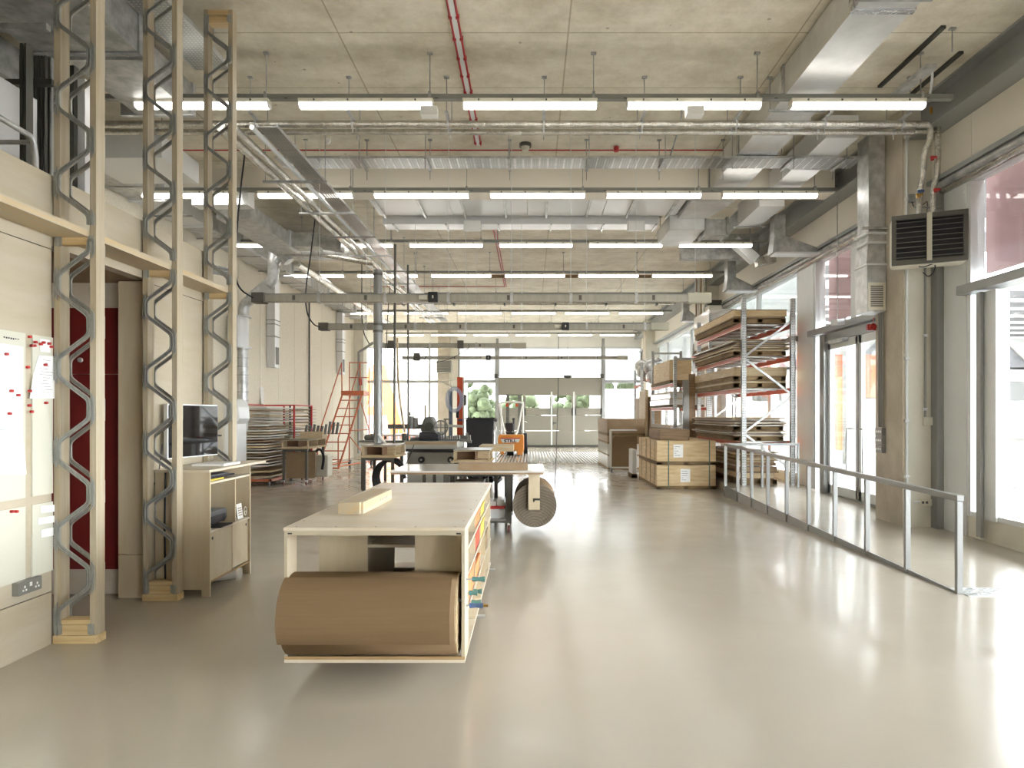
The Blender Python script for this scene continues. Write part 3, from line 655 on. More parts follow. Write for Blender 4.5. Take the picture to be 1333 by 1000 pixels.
# --- rows of fluorescent battens on trunking
ROWN = ['nearest', 'second nearest', 'third nearest', 'fourth nearest', 'fifth nearest', 'sixth nearest', 'seventh nearest', 'farthest', 'overhead', 'rear overhead', 'rearmost']
rows = [7.64, 10.78, 13.95, 17.0, 20.0, 23.3, 26.5, 29.7]
def batten(x0, x1, y, z, label, grp):
    t = thing('fluorescent_batten', label, 'light', ((x0+x1)/2, y, z), grp)
    b = MB().prism([(y-.06, z+.0), (y+.06, z+.0), (y+.05, z-.045), (y-.05, z-.045)], 0, x0, x1)
    for k in range(4):
        xx = x0+(x1-x0)*(.12+.25*k); b.box(xx-.008, xx+.008, y-.066, y-.058, z-.03, z-.01, 1)
    b.build('housing', ['cream', 'dark'], t)
    MB().prism([(y-.055, z-.046), (y+.055, z-.046), (y+.05, z-.075), (y+.03, z-.092), (y-.03, z-.092), (y-.05, z-.075)], 0, x0+.01, x1-.01).build('diffuser', 'lamp', t)
    for xa, xc in ((x0, x0+.012), (x1-.012, x1)): MB().prism([(y-.058, z-.045), (y+.058, z-.045), (y+.053, z-.075), (y+.032, z-.096), (y-.032, z-.096), (y-.053, z-.075)], 0, xa, xc).build('end_cap', 'white', t)
    return t
for i, y in enumerate(rows):
    xl = -4.75 if i == 0 else (-6.3 if i < 8 else -2.6); xr = 4.72 if i == 0 else (4.84 if i < 8 else 2.8)
    z = 5.07
    t = thing('lighting_trunking', 'long grey steel lighting rail with hanging rods, %s row under the ceiling' % ROWN[i], 'trunking', ((xl+xr)/2, y, z), 'steel lighting rails under the ceiling')
    box(xl, xr, y-.035, y+.035, z, z+.055).build('rail', 'trunk', t)
    b = MB()
    for k in range(24):
        xx = xr-.3-k*.42
        if xx > xl: b.box(xx-.02, xx+.02, y-.037, y-.034, z+.002, z+.012, 0)
    b.build('clip', 'dark', t)
    nx = 0; x = xr-.35
    while x > xl: 
        rod(t, x, y, z+.05); box(x-.015, x+.015, y-.045, y+.045, z-.01, z+.08).build('hanger', 'steel_d', t); x -= 1.83
    k = 0; x = xr-.31
    while x-1.5 > xl-.1:
        batten(max(x-1.5, xl), x, y, z-.001, 'white fluorescent batten, %s from the right in the %s lighting row' % (ORD[k], ROWN[i]), 'fluorescent battens'); k += 1; x -= 1.83
# small white sensor/exit boxes under rows
for px_, py_, Yq, lab in ((559, 149.5, 7.6, 'left of the middle under the nearest lighting rail'), (904, 149.5, 7.6, 'right of the middle under the nearest lighting rail'), (615, 299, 12.9, 'left of the middle under the pale transverse duct'), (828, 299, 12.9, 'right of the middle under the pale transverse duct')):
    zc = pz(py_, Yq); o = box(px(px_-11, Yq), px(px_+11, Yq), Yq-.06, Yq+.06, zc-.02, 4.966 if Yq < 9 else 5.2).build('emergency_light', 'white', bevel=.004); tag(o, 'small white emergency light box, '+lab, 'light', 'small white emergency lights')
# --- two foil lagged pipes across the hall, clamps
t = thing('lagged_pipe_run', 'pair of foil lagged pipes crossing the whole hall behind the nearest lights', 'pipe', (-.5, 8.45, 5.1))
for Yp, zp, r, xe in ((8.35, 5.10, .043, 4.86), (8.56, 5.09, .036, 4.80)):
    MB().tube([(-6.3, Yp, zp), (-3, Yp, zp+.004), (0, Yp, zp), (2.5, Yp, zp+.003), (xe, Yp, zp)], r, 12).build('pipe', 'foil', t)
for x in (-6.0, -4.7, -3.35, -2.17, -1.0, .17, 1.37, 2.52, 3.6, 4.55):
    b = MB().box(x-.02, x+.02, 8.15, 8.75, 5.16, 5.18)
    for Yp, r in ((8.35, .047), (8.56, .04)): b.cyl((x-.012, Yp, 5.1), (x+.012, Yp, 5.1), r, 12); b.box(x-.008, x+.008, Yp-.008, Yp+.008, 5.1, 5.17); b.box(x-.006, x+.006, Yp-.006, Yp+.006, 5.0, 5.08)
    b.build('pipe_clamp', 'steel', t); rod(t, x, 8.72, 5.17); rod(t, x, 8.18, 5.17)
# riser pipes down to unit heater
t = thing('heater_pipes', 'twin foil lagged pipes with valves dropping to the black louvred unit heater', 'pipe', (5.0, 8.6, 3.6))
def Q(a, b_, Y): return (px(a, Y), Y, pz(b_, Y))
MB().tube([Q(1190, 162, 8.35), Q(1206, 162, 8.35), Q(1212, 166, 8.4), Q(1210, 185, 8.5), Q(1203, 196, 8.55), Q(1202.5, 226, 8.6), Q(1199, 238, 8.65), Q(1197, 262, 8.65), Q(1196, 284, 8.6)], .036, 12, smooth=1).build('lagged_pipe', 'foil', t)
MB().tube([Q(1190, 171, 8.56), Q(1209, 171, 8.56), Q(1217, 172, 8.6), Q(1221, 160, 8.6)], .033, 12, smooth=1).build('lagged_pipe', 'foil', t)
MB().tube([Q(1221, 160, 8.6), Q(1221, 225, 8.6), Q(1216, 240, 8.62), Q(1214, 262, 8.62), Q(1216, 284, 8.6)], .036, 12, smooth=1).build('lagged_pipe', 'foil', t)
MB().tube([Q(1212, 148, 8.4), Q(1212, 140, 8.4)], .018, 8).build('brass_stub', 'brass', t)
for a, c, mm in ((1198, 249, 'blue'), (1219, 247, 'magnet'), (1215, 205, 'magnet'), (1196, 254, 'brass')):
    p = Vector(Q(a, c, 8.56)); MB().box(p.x-.04, p.x+.04, 8.54, 8.56, p.z-.014, p.z+.014).box(p.x-.012, p.x+.012, 8.56, 8.6, p.z-.03, p.z+.02).build('valve_handle', mm, t)
MB().tube([Q(1190, 270, 8.7), Q(1225, 270, 8.7)], .012, 8).build('bracket', 'steel_d', t)
o = box(*[px(a, 8.95) for a in (1183, 1191)], 8.93, 8.997, pz(263, 8.95), pz(253, 8.95)).build('junction_box', 'steel_d', bevel=.003); tag(o, 'small grey junction box beside the foil riser pipes on the column', 'box')
o = MB().tube([Q(1187, 263, 8.93), Q(1190, 271, 8.9), Q(1203, 266, 8.8), Q(1208, 260, 8.8), Q(1206, 282, 8.7)], .006, 6, smooth=2).build('heater_cable', 'black'); tag(o, 'black cable looping between the junction box and the unit heater', 'cable')
# unit heater, yawed
H = thing('unit_heater', 'black louvred warm air heater hanging from the concrete column under foil pipes', 'heater', (0, 0, 0))
HM = Matrix.Translation((px(1209, 8.45), 8.45, pz(311, 8.45))) @ Matrix.Rotation(-.42, 4, 'Z')
def hb(name, m, b, **k): return b.xf(HM).build(name, m, H, **k)
hb('casing', 'cream', box(-.41, .41, -.02, .28, -.31, .31), bevel=.04)
b = MB()
for a in ((-.41, .41, .25, .31), (-.41, .41, -.31, -.25), (-.41, -.36, -.25, .25), (.36, .41, -.25, .25), (-.03, .03, -.31, .31)): b.box(a[0], a[1], -.07, -.02, a[2], a[3])
hb('front_frame', 'heatdk', b, bevel=.006)
hb('grille_back', 'black', box(-.37, .37, -.03, -.021, -.26, .26))
for s in (-1, 1):
    for k in range(8):
        z = -.22+k*.062; hb('louvre', 'heatdk', MB().bar((s*.03+s*.0, -.05, z), (s*.36, -.05, z), .03, .008, up=(0, -.35, 1)))
hb('centre_strip', 'buspale', box(-.028, .028, -.08, -.07, -.28, .31))
o = MB().tube([Q(1196, 347, 8.5), Q(1203, 348, 8.5), Q(1212, 344, 8.45), Q(1218, 343, 8.5), Q(1216, 355, 8.6), Q(1208, 361, 8.7), Q(1202, 355, 8.8)], .007, 6, smooth=2).build('power_cable', 'black'); tag(o, 'black cable drooping beneath the unit heater', 'cable')
# --- perforated cable tray across the hall at Y~10.5
def tray(t, x0, x1, y0, y1, z, h=.04, m='perf'):
    b = MB(); b.box(x0, x1, y0, y1, z, z+.004); b.build('tray_bed', m, t)
    b = MB()
    if x1-x0 > y1-y0: b.box(x0, x1, y0-.003, y0, z, z+h); b.box(x0, x1, y1, y1+.003, z, z+h)
    else: b.box(x0-.003, x0, y0, y1, z, z+h); b.box(x1, x1+.003, y0, y1, z, z+h)
    b.build('tray_side', 'steel', t)
t = thing('cable_tray', 'perforated steel cable tray crossing the hall just before the concrete beam', 'tray', (1.5, 9.8, 5.1))
zt_ = 5.165; tray(t, -3.6, 4.7, 9.62, 10.02, zt_, .03)
b = MB()
for k in range(70): b.box(-3.5+k*.117, -3.48+k*.117, 9.62, 10.02, zt_-.004, zt_)
b.build('tray_rib', 'steel', t)
for x in (-3.3, -2.4, -1.47, -.3, .83, 1.9, 2.84, 3.7, 4.45): box(x-.02, x+.02, 9.57, 10.07, zt_-.03, zt_-.004).build('bracket', 'steel_d', t); rod(t, x, 9.59, zt_-.16); rod(t, x, 10.05, zt_-.16)
# --- red cables/pipes
o = MB().tube([(-6.2, 10.35, 5.56), (3.6, 10.35, 5.56)], .011, 6).build('red_cable', 'redcable'); tag(o, 'thin red cable running across the ceiling above the perforated tray', 'cable')
o = MB().box(-.80, -.74, 4.0, 10.2, 5.575, 5.6).build('cable_batten', 'alu'); tag(o, 'grey strip on the ceiling carrying two red cables', 'batten')
for dx, lab in ((-.81, 'left'), (-.735, 'right')):
    b = MB().tube([(dx, 3.9, 5.58), (dx, 10.2, 5.58)], .013, 8)
    for k in range(16): b.box(dx-.018, dx+.018, 4.1+k*.4, 4.13+k*.4, 5.56, 5.6)
    tag(b.build('red_cable', 'redcable'), 'red fire cable running towards the beam on the ceiling, %s one of the pair' % lab, 'cable')
for dx, lab in ((-.80, 'left'), (-.745, 'right')):
    tag(MB().tube([(dx, 13.4, 5.585), (dx, 21.5, 5.585)], .014, 8).build('red_cable', 'redpipe'), 'distant red fire cable beyond the pale duct, %s one of the pair' % lab, 'cable')
o = MB().tube([(-.8, 21.5, 5.58), (-5.0, 21.5, 5.58)], .012, 6).build('red_cable', 'redcable'); tag(o, 'thin red cable turning left on the far ceiling', 'cable')
t = thing('smoke_detector', 'round cream smoke detector on the ceiling right of the red cables', 'detector', (-.07, 10.1, 5.6))
MB().cyl((-.07, 10.2, 5.6), (-.07, 10.2, 5.55), .09, 16).build('base', 'dark', t); MB().cyl((-.07, 10.2, 5.55), (-.07, 10.2, 5.49), .065, 16, r2=.045).build('head', 'cream', t)
t = thing('smoke_detector', 'small white detector on the ceiling left of the red cables', 'detector', (-2.94, 9.9, 5.6))
MB().cyl((-2.95, 9.95, 5.6), (-2.95, 9.95, 5.57), .05, 16).build('base', 'cream', t); MB().sphere((-2.95, 9.95, 5.54), .045, 8).build('head', 'white', t)
o = MB().cyl((1.3, 10.3, 5.59), (1.3, 10.3, 5.52), .04, 10).build('call_point', 'magnet'); tag(o, 'small red sounder on the ceiling at the red cable', 'sounder')
o = MB().cyl((-1.36, 15.8, 5.6), (-1.36, 15.8, 5.55), .11, 16).build('round_sensor', 'white'); tag(o, 'flat round white sensor on the ceiling beyond the pale duct', 'sensor')
o = MB().tube([(1.98, 8.9, 5.6), (2.0, 9.0, 5.45), (2.05, 9.7, 5.4), (2.03, 10.0, 5.28)], .012, 6, smooth=2).build('flexible_conduit', 'steel_d'); tag(o, 'short curved conduit dropping from the ceiling to the perforated tray', 'conduit')
# --- transverse pale duct beyond beam
t = thing('transverse_duct', 'wide pale foil faced duct crossing the hall behind the concrete beam', 'duct', (-.3, 12.2, 5.28))
b = MB()
for k in range(4): b.box(-2.8+k*1.38, -1.43+k*1.38, 11.7, 12.75, 5.27, 5.56)
b.build('duct_body', 'duct_w', t)
for k in range(8):
    x = -2.7+k*.75; MB().box(x-.02, x+.02, 11.65, 12.8, 5.23, 5.269).build('support_channel', 'steel', t)
t = thing('narrow_transverse_duct', 'narrow white duct crossing the hall behind the wide pale duct', 'duct', (-.3, 13.3, 5.15))
MB().box(-2.8, 2.45, 13.0, 13.4, 5.18, 5.5).build('duct_body', 'duct_w', t)
for k in range(6): x = -2.6+k*1.0; MB().box(x-.015, x+.015, 12.96, 13.44, 5.15, 5.18).build('support_channel', 'steel', t)

# --- right hand longitudinal duct
t = thing('ceiling_duct', 'big foil faced rectangular duct running towards the back on the right', 'duct', (3.2, 7, 5.22))
for k, (ya, yb) in enumerate(((-2, 1.2), (1.2, 2.9), (2.9, 4.6), (4.6, 6.2), (6.2, 7.9), (7.9, 9.6), (9.6, 11.15))):
    MB().box(2.93, 3.47, ya+.01, yb-.01, 5.22, 5.57).build('duct_section', 'duct', t)
    MB().box(2.91, 3.49, yb-.035, yb+.035, 5.205, 5.585).build('joint_band', 'silverw', t) 
for y in (4.2, 6.0, 8.2): 
    for x in (2.88, 3.52): rod(t, x, y, 5.19)
    MB().box(2.86, 3.54, y-.02, y+.02, 5.19, 5.205).build('bracket', 'steel_d', t)
t = thing('ceiling_duct', 'angled foil faced duct junction on the right below the end of the big duct', 'duct', (3.1, 12, 5.0))
b = MB().prism([(2.76, 11.7), (3.5, 11.7), (3.3, 12.7), (2.76, 12.7)], 2, 5.2, 5.5); b.box(2.6, 3.25, 12.72, 14.0, 5.0, 5.3); b.build('duct_body', 'duct', t)
b = MB().box(3.3, 3.75, 12.9, 13.3, 4.95, 5.25); b.prism([(3.75, 4.95), (4.0, 5.2), (4.0, 5.5), (3.75, 5.25)], 1, 12.9, 13.3); b.build('side_branch', 'steel', t)
for x in (3.3, 3.72): MB().box(x-.02, x+.02, 12.86, 13.34, 4.92, 5.28).build('flange', 'steel_d', t)
t = thing('ceiling_duct', 'smaller pale duct beside the big one at the right, ending over the entrance', 'duct', (4.1, 10, 5.2))
for ya, yb in ((9.0, 10.1), (10.15, 11.15), (11.62, 12.85)):
    MB().box(3.9, 4.33, ya, yb-.02, 5.2 if yb < 11.5 else 5.1, 5.5).build('duct_section', 'duct_w', t); MB().box(3.82, 4.42, yb-.05, yb, 5.17 if yb < 11.5 else 5.07, 5.19 if yb < 11.5 else 5.09).build('bracket', 'steel_d', t)
# white inclined duct piece
t = thing('inclined_duct', 'pale inclined duct dropping towards the wall over the entrance', 'duct', (4.6, 14, 4.6))
MB().bar(Q(955, 314, 14.4), Q(983, 339, 14.4), .22, .2).build('duct_body', 'duct_w', t); MB().bar(Q(984, 342, 14.4), Q(1008, 337, 14.4), .2, .17).build('lagged_end', 'foil', t)
o = box(3.3, 5.0, 14.9, 15.1, 4.95, 5.5).build('duct_panel', 'steel_d'); tag(o, 'dark steel duct side running to the right wall behind the inclined duct', 'duct')
# wall outlet ducts (drop and foot)
for yc, zb_, xx, lab in ((12.55, 4.50, 4.55, 'nearest one, beyond the concrete column'), (16.1, 4.46, 4.72, 'middle one, above the pallet rack'), (21.4, 4.48, 4.87, 'farthest one, near the garage end')):
    t = thing('outlet_duct', 'grey steel L shaped duct drop at the right wall, '+lab, 'duct', (xx, yc, zb_), 'duct drops on the right wall')
    MB().box(xx-.1, xx+.1, yc-.12, yc+.12, zb_+.12, 5.2).build('drop', 'steel_d', t)
    MB().prism([(xx-.14, zb_), (5.3, zb_), (5.3, zb_+.06), (xx+.1, zb_+.3), (xx-.1, zb_+.3)], 1, yc-.14, yc+.14).build('foot', 'steel_d', t)
    MB().prism([(xx-.1, yc-.2), (5.3, yc-.2), (5.3, yc+.1), (xx-.1, yc+.1)], 2, zb_-.03, zb_-.001).build('bottom_plate', 'duct_w', t)
# vertical rectangular duct with grille at column
t = thing('supply_duct', 'tall bright steel rectangular duct with a louvred grille hanging beside the concrete column', 'duct', (4.78, 9.58, 3.0))
def rb(x0, x1, y0, y1, z0, z1): return MB().box(x0, x1, y0, y1, z0, z1)
rb(4.67, 4.9, 9.42, 9.74, 4.05, 5.42).build('upper_section', 'steel', t)
b = MB().prism([(4.67, 4.05), (4.9, 4.05), (4.9, 3.62), (4.64, 3.62)], 1, 9.42, 9.74); b.build('taper_section', 'steel', t)
rb(4.64, 4.9, 9.40, 9.74, 2.97, 3.62).build('lower_section', 'steel', t)
for z in (4.05, 3.92, 3.62): rb(4.62, 4.92, 9.38, 9.76, z-.012, z+.012).build('flange', 'alu', t)
rb(4.56, 4.93, 9.36, 9.40, 4.10, 4.13).build('strut', 'steel_d', t)
b = MB()
for a in ((4.65, 4.89, 2.99, 3.03), (4.65, 4.89, 3.33, 3.37), (4.65, 4.68, 3.03, 3.33), (4.86, 4.89, 3.03, 3.33)): b.box(a[0], a[1], 9.385, 9.40, a[2], a[3])
b.build('grille_frame', 'cream', t)
rb(4.68, 4.86, 9.395, 9.4, 3.03, 3.33).build('grille_back', 'black', t)
b = MB()
for k in range(12): b.box(4.68, 4.86, 9.388, 9.396, 3.04+k*.025, 3.05+k*.025)
b.build('grille_louvre', 'cream', t)
# diagonal strut with lights near right
t = thing('short_cable_tray', 'short slotted tray end with looping conduits below the right ceiling', 'tray', (4.3, 8.0, 5.2))
MB().bar((4.35, 7.4, 5.33), (4.32, 8.4, 5.33), .12, .05).build('tray_body', 'steel', t); MB().tube([(4.4, 7.5, 5.34), (4.48, 7.6, 5.35), (4.52, 7.7, 5.2), (4.52, 7.75, 5.1)], .014, 6, smooth=2).build('conduit', 'alu', t)
MB().bar((4.3, 7.1, 5.585), (4.3, 8.4, 5.585), .05, .03).build('channel', 'dark', t); rod(t, 4.42, 7.15, 5.35)
o = MB().bar((4.8, 7.6, 5.585), (4.8, 8.6, 5.585), .05, .03).build('ceiling_channel', 'dark'); tag(o, 'dark slot channel on the ceiling beside the grey steel beam', 'channel')
# --- longitudinal pipe bundle at left
zb_ = 4.9
for k, (x, r, mm, lab) in enumerate(((-3.60, .055, 'foil', 'leftmost bright foil lagged pipe'), (-3.45, .045, 'foil', 'second bright foil lagged pipe'), (-3.24, .03, 'alu', 'thin silver conduit'))):
    o = MB().tube([(x, 7.95, zb_), (x, 14, zb_), (x, 24.5, zb_)], r, 10).build('long_pipe', mm); tag(o, lab+' in the bundle running to the back on the left', 'pipe', 'pipe bundle on the left')
t = thing('long_cable_tray', 'perforated tray running to the back beside the left pipe bundle', 'tray', (-3.05, 16, zb_))
tray(t, -3.18, -2.95, 7.95, 24.5, zb_)
t = thing('pipe_supports', 'row of cross channels and rods carrying the left pipe bundle', 'support', (-3.3, 16, zb_))
for y in [9.6+k*1.5 for k in range(10)]:
    box(-3.75, -2.85, y-.02, y+.02, zb_-.09, zb_-.06).build('cross_channel', 'steel_d', t); rod(t, -3.72, y, zb_-.06); rod(t, -2.88, y, zb_-.06)
# --- left top ducts
t = thing('ceiling_duct', 'dull steel rectangular duct at the upper left behind the truss posts', 'duct', (-4.1, 5, 5.0))
for ya, yb, x1, z0 in ((1.5, 4.2, -3.75, 5.02), (4.2, 6.55, -3.75, 5.02), (6.65, 8.0, -3.95, 5.06)):
    MB().box(-4.75 if yb < 6.6 else -4.6, x1, ya+.01, yb-.01, z0, 5.42).build('duct_section', 'steel_d', t)
    MB().box(-4.78, x1+.02, yb-.03, yb+.03, z0-.015, 5.435).build('flange', 'steel', t)
for y in (3.5, 6.6): rod(t, -3.7, y, 4.98); MB().box(-4.9, -3.66, y-.02, y+.02, 4.97, 5.0).build('bracket', 'steel_d', t)
t = thing('ceiling_duct', 'second dull steel duct stepping down further left under the ceiling', 'duct', (-5.3, 6, 4.7))
MB().box(-5.9, -4.95, 2.0, 6.0, 4.75, 5.2).build('duct_section', 'steel_d', t); MB().box(-5.9, -5.1, 6.05, 8.1, 4.85, 5.2).build('duct_section', 'steel_d', t)
for y in (4.0, 5.2, 6.0): MB().box(-5.95, -4.9, y-.02, y+.02, 4.72, 4.75).build('bracket', 'dark', t)
MB().box(-5.9, -4.8, 8.9, 9.9, 4.9, 5.2).build('duct_section', 'duct_w', t)
t = thing('perforated_duct_tray', 'dark perforated steel tray slanting across the ceiling behind the middle truss post', 'tray', (-3.5, 6.8, 5.3))
b = MB(); b.prism([(-3.72, 4.8), (-3.45, 4.8), (-3.3, 6.85), (-3.32, 7.55), (-3.70, 7.55), (-3.70, 6.85)], 2, 5.36, 5.364); b.build('tray_bed', 'perf', t)
b = MB()
for p, q in (((-3.45, 4.8), (-3.3, 6.85)), ((-3.3, 6.85), (-3.32, 7.55)), ((-3.72, 4.8), (-3.70, 6.85)), ((-3.70, 6.85), (-3.70, 7.55))): b.bar((*p, 5.38), (*q, 5.38), .006, .05)
b.build('tray_side', 'steel', t)
# mezzanine clutter above the plywood room
TP0 = TP+.0
t = thing('tall_duct_panel', 'large pale steel duct panel above the plywood wall at the top left corner', 'duct', (-5.2, 5.8, TP0))
MB().box(-6.3, -4.62, 5.6, 6.4, TP0, 4.5).build('panel', 'duct_w', t)
for p0, p1 in ((25.5, 29), (31, 34)): MB().box(px(p0, 5.6), px(p1, 5.6), 5.6, 5.68, TP0, 4.6).build('frame_post', 'dark', t)
t = thing('steel_wall_frame', 'dark ribbed steel enclosure with a light edge above the plywood room', 'partition', (-4.7, 6.5, TP0))
b = MB()
for k in range(9): b.box(px(29+k*4, 6.5), px(31+k*4, 6.5), 6.46, 6.5, TP0, 4.95)
b.box(px(26, 6.5), px(65, 6.5), 6.5, 6.53, TP0, 4.95); b.build('ribbed_sheet', 'greydk', t)
MB().box(px(65, 6.4), px(67, 6.4), 6.4, 6.5, TP0, 4.9).build('edge_post', 'steel_d', t)
MB().box(px(67, 6.4), px(71, 6.4), 6.4, 6.5, TP0, 4.58).build('light_edge', 'duct_w', t)
MB().box(px(93, 6.5), px(101, 6.5), 6.45, 6.52, TP0, 4.85).build('edge_post', 'dark', t)
MB().box(px(102, 6.55), px(115, 6.55), 6.5, 6.58, TP0, 4.75).build('pale_sheet', 'duct_w', t)
MB().box(-6.0, px(67, 6.3), 6.3, 6.36, 4.60, 4.65).build('top_rail', 'dark', t)
t = thing('pipe_handrail', 'galvanised pipe handrail above the plywood wall at the top left', 'railing', (-3.6, 4.5, TP0))
def W3_(a, c, Y): return (px(a, Y), Y, pz(c, Y))
MB().tube([(-3.6, 2.9, 3.575), (-3.6, 4.9, 3.575), (-3.6, 4.97, 3.51), (-3.6, 4.97, TP0)], .021, 10, smooth=1).build('rail_pipe', 'steel', t)
MB().tube([(-3.62, 4.96, 3.53), (-5.2, 4.96, 3.53)], .018, 8).build('rail_pipe', 'steel_d', t)
t = thing('beam_bracket', 'pale steel channel end with bolts under the dark duct at the top left', 'bracket', (-3.9, 4.8, 4.6))
MB().bar((-4.0, 3.6, 4.66), (-3.9, 4.75, 4.66), .14, .16).build('channel', 'steel', t); MB().cyl((-3.85, 4.6, 4.76), (-3.85, 4.6, 4.82), .03, 8).build('bolt', 'steel_d', t)
o = MB().box(-6.3, px(66, 5.5), 5.45, 5.5, 4.63, 4.68).build('steel_rail', 'steel_d'); tag(o, 'horizontal dull steel rail above the pipe handrail at the top left', 'rail')
o = box(-6.3, -4.95, 3.0, 6.3, 5.45, 5.58).build('black_lagging', 'blackm'); tag(o, 'black lagged panel under the ceiling at the top left corner', 'panel')
# services over the plywood room end
for k in range(3):
    o = MB().tube([(-4.9, 6.2, 3.28+.05*k), (-3.7-.05*k, 8.6, 3.28+.05*k)], .018, 6).build('conduit_run', 'alu_d'); tag(o, 'thin grey conduit over the plywood room roof, %s of three' % ('lowest', 'middle', 'top')[k], 'conduit')
t = thing('left_wall_duct', 'pale rectangular duct running along the top of the left wall', 'duct', (-6.1, 15, 4.9))
y = 9.5; k = 0
while y < 24.5:
    MB().box(-6.42, -5.9, y, y+1.45, 5.0, 5.3).build('duct_section', 'duct_w' if k % 2 else 'steel', t); MB().box(-6.45, -5.86, y+1.45, y+1.5, 4.97, 5.33).build('flange', 'alu', t); MB().box(-6.45, -5.8, y+.7, y+.74, 4.95, 4.97).build('bracket', 'steel_d', t); y += 1.5; k += 1
t = thing('branch_duct', 'silver duct with a tapered branch behind the nearest lights on the left', 'duct', (-4.6, 12, 4.9))
MB().box(-5.4, -4.5, 10.9, 11.15, 4.9, 5.2).build('duct_section', 'duct_w', t)
MB().box(-5.35, -4.75, 11.65, 14.4, 4.9, 5.15).build('duct_section', 'steel', t); MB().box(-4.75, -4.2, 13.5, 13.9, 4.88, 5.16).build('branch', 'steel', t)
MB().bar((-4.2, 13.7, 5.02), (-3.75, 13.7, 4.95), .3, .24).build('taper', 'steel_d', t); MB().box(-4.77, -4.72, 13.45, 13.95, 4.85, 5.19).build('flange', 'alu', t)
t = thing('ceiling_duct', 'broad grey steel duct crossing above the left wall behind the truss posts', 'duct', (-5.4, 12.5, 4.95))
MB().box(-6.4, -3.9, 14.6, 15.5, 5.05, 5.4).build('duct_body', 'steel', t)
# spiral duct drop at left wall
t = thing('spiral_duct', 'silver spiral duct with elbows dropping down the left wall beside the far truss post', 'duct', (-6.1, 14.8, 1.5))
Yd = 14.5
def S(a, c, Y=Yd): return (px(a, Y), Y, pz(c, Y))
MB().tube([S(356, 328), S(356, 350), S(355, 362), S(349, 371)], .12, 14, smooth=1).build('elbow_pipe', 'steel', t)
MB().tube([S(349, 371), S(326, 390)], .13, 14).build('inclined_pipe', 'steel', t)
MB().tube([S(326, 390), S(319, 396), S(317, 404), S(317, 412)], .115, 14, smooth=1).build('elbow_pipe', 'steel', t)
MB().cyl(S(310, 412), S(310, 452), .21, 18).build('silencer', 'duct_w', t)
b = MB().cyl(S(316, 452), S(316, 560), .11, 16)
for k in range(9):
    z = pz(456+k*11, Yd); b.cyl((px(316, Yd), Yd, z), (px(316, Yd), Yd, z+.02), .113, 16, m=1)
b.build('lower_pipe', ['steel', 'steel_d'], t)
for c in (412, 452): MB().cyl(S(313, c), S(313, c+1.5), .225, 18).build('joint_band', 'alu', t)
t = thing('dust_collector', 'rounded pale grey dust hood below the spiral duct, next to the sheet rack', 'machine', (-6.0, 13.4, 0))
MB().prism([(px(297, 13.4), 0), (px(313, 13.4), 0), (px(313, 13.4), pz(552, 13.4)), (px(317.5, 13.4), pz(545, 13.4)), (px(316.5, 13.4), pz(530, 13.4)), (px(310, 13.4), pz(520, 13.4)), (px(297, 13.4), pz(519, 13.4))], 1, 13.2, 13.7).build('hood', 'duct_w', t, bevel=.02)
MB().box(px(283, 13.2), px(289, 13.2), 13.1, 13.19, pz(568, 13.2), pz(566, 13.2)).build('handle', 'dark', t)
t = thing('spiral_pipe', 'bright round spiral duct running to the back under the left ceiling', 'duct', (-5, 18, 4.75))
MB().tube([(-4.95, 14.5, 4.75), (-4.95, 24.5, 4.75)], .085, 12).build('pipe', 'foil', t)
MB().tube([S(356, 345), S(362, 335), S(370, 333), S(376, 341)], .11, 14, smooth=2).build('elbow_pipe', 'steel', t)
t = thing('round_branch_pipe', 'spiral steel pipe crossing towards the pipe bundle under the second lights', 'pipe', (-4.2, 13.5, 4.8))
MB().cyl(S(362, 326, 14.3), S(456, 326, 14.3), .13, 14).build('pipe', 'steel', t); MB().cyl(S(420, 331, 14.3), S(486, 343, 14.3), .06, 12).build('thin_pipe', 'foil', t)
for k in range(3): MB().cyl(S(394+k*22, 326, 14.3), S(396+k*22, 326, 14.3), .137, 14).build('collar', 'steel_d', t)
# wall grilles
for (yy, dz, zt2, lab) in ((16.7, 2.71, 4.95, 'over the sheet trolley'), (22.7, 2.9, 4.95, 'behind the orange steps')):
    t = thing('wall_duct_drop', 'pale steel duct drop with an end grille on the left wall, '+lab, 'duct', (-6.33, yy, dz), 'duct drops on the left wall')
    MB().box(-6.44, -6.24, yy, yy+.3, dz, zt2).build('duct_section', 'duct_w', t)
    MB().box(-6.242, -6.232, yy+.05, yy+.25, dz+.08, dz+.5).build('grille', 'greydk', t)
    for z in (dz+.75, dz+1.05, dz+1.15): MB().box(-6.47, -6.22, yy-.02, yy+.32, z, z+.02).build('flange', 'steel_d', t)
o = MB().cyl((-6.40, 19.8, .2), (-6.40, 19.8, 4.9), .025, 8).build('wall_conduit', 'dark'); tag(o, 'dark vertical conduit on the left wall between the duct drops', 'conduit')
o = MB().cyl((-6.40, 12.95, 3.3), (-6.40, 12.95, 4.6), .018, 8).build('wall_conduit', 'steel_d'); tag(o, 'short grey conduit high on the left wall beside the far truss post', 'conduit')
t = thing('corner_pipe', 'grey pipe with an elbow at the far end of the left wall', 'pipe', (-6.0, 24.8, .3))
MB().tube([(px(486, 24.8), 24.8, pz(446, 24.8)), (px(467, 24.8), 24.8, pz(459, 24.8)), (px(467, 24.8), 24.8, pz(590, 24.8))], .05, 10, smooth=0).build('pipe', 'alu_d', t)
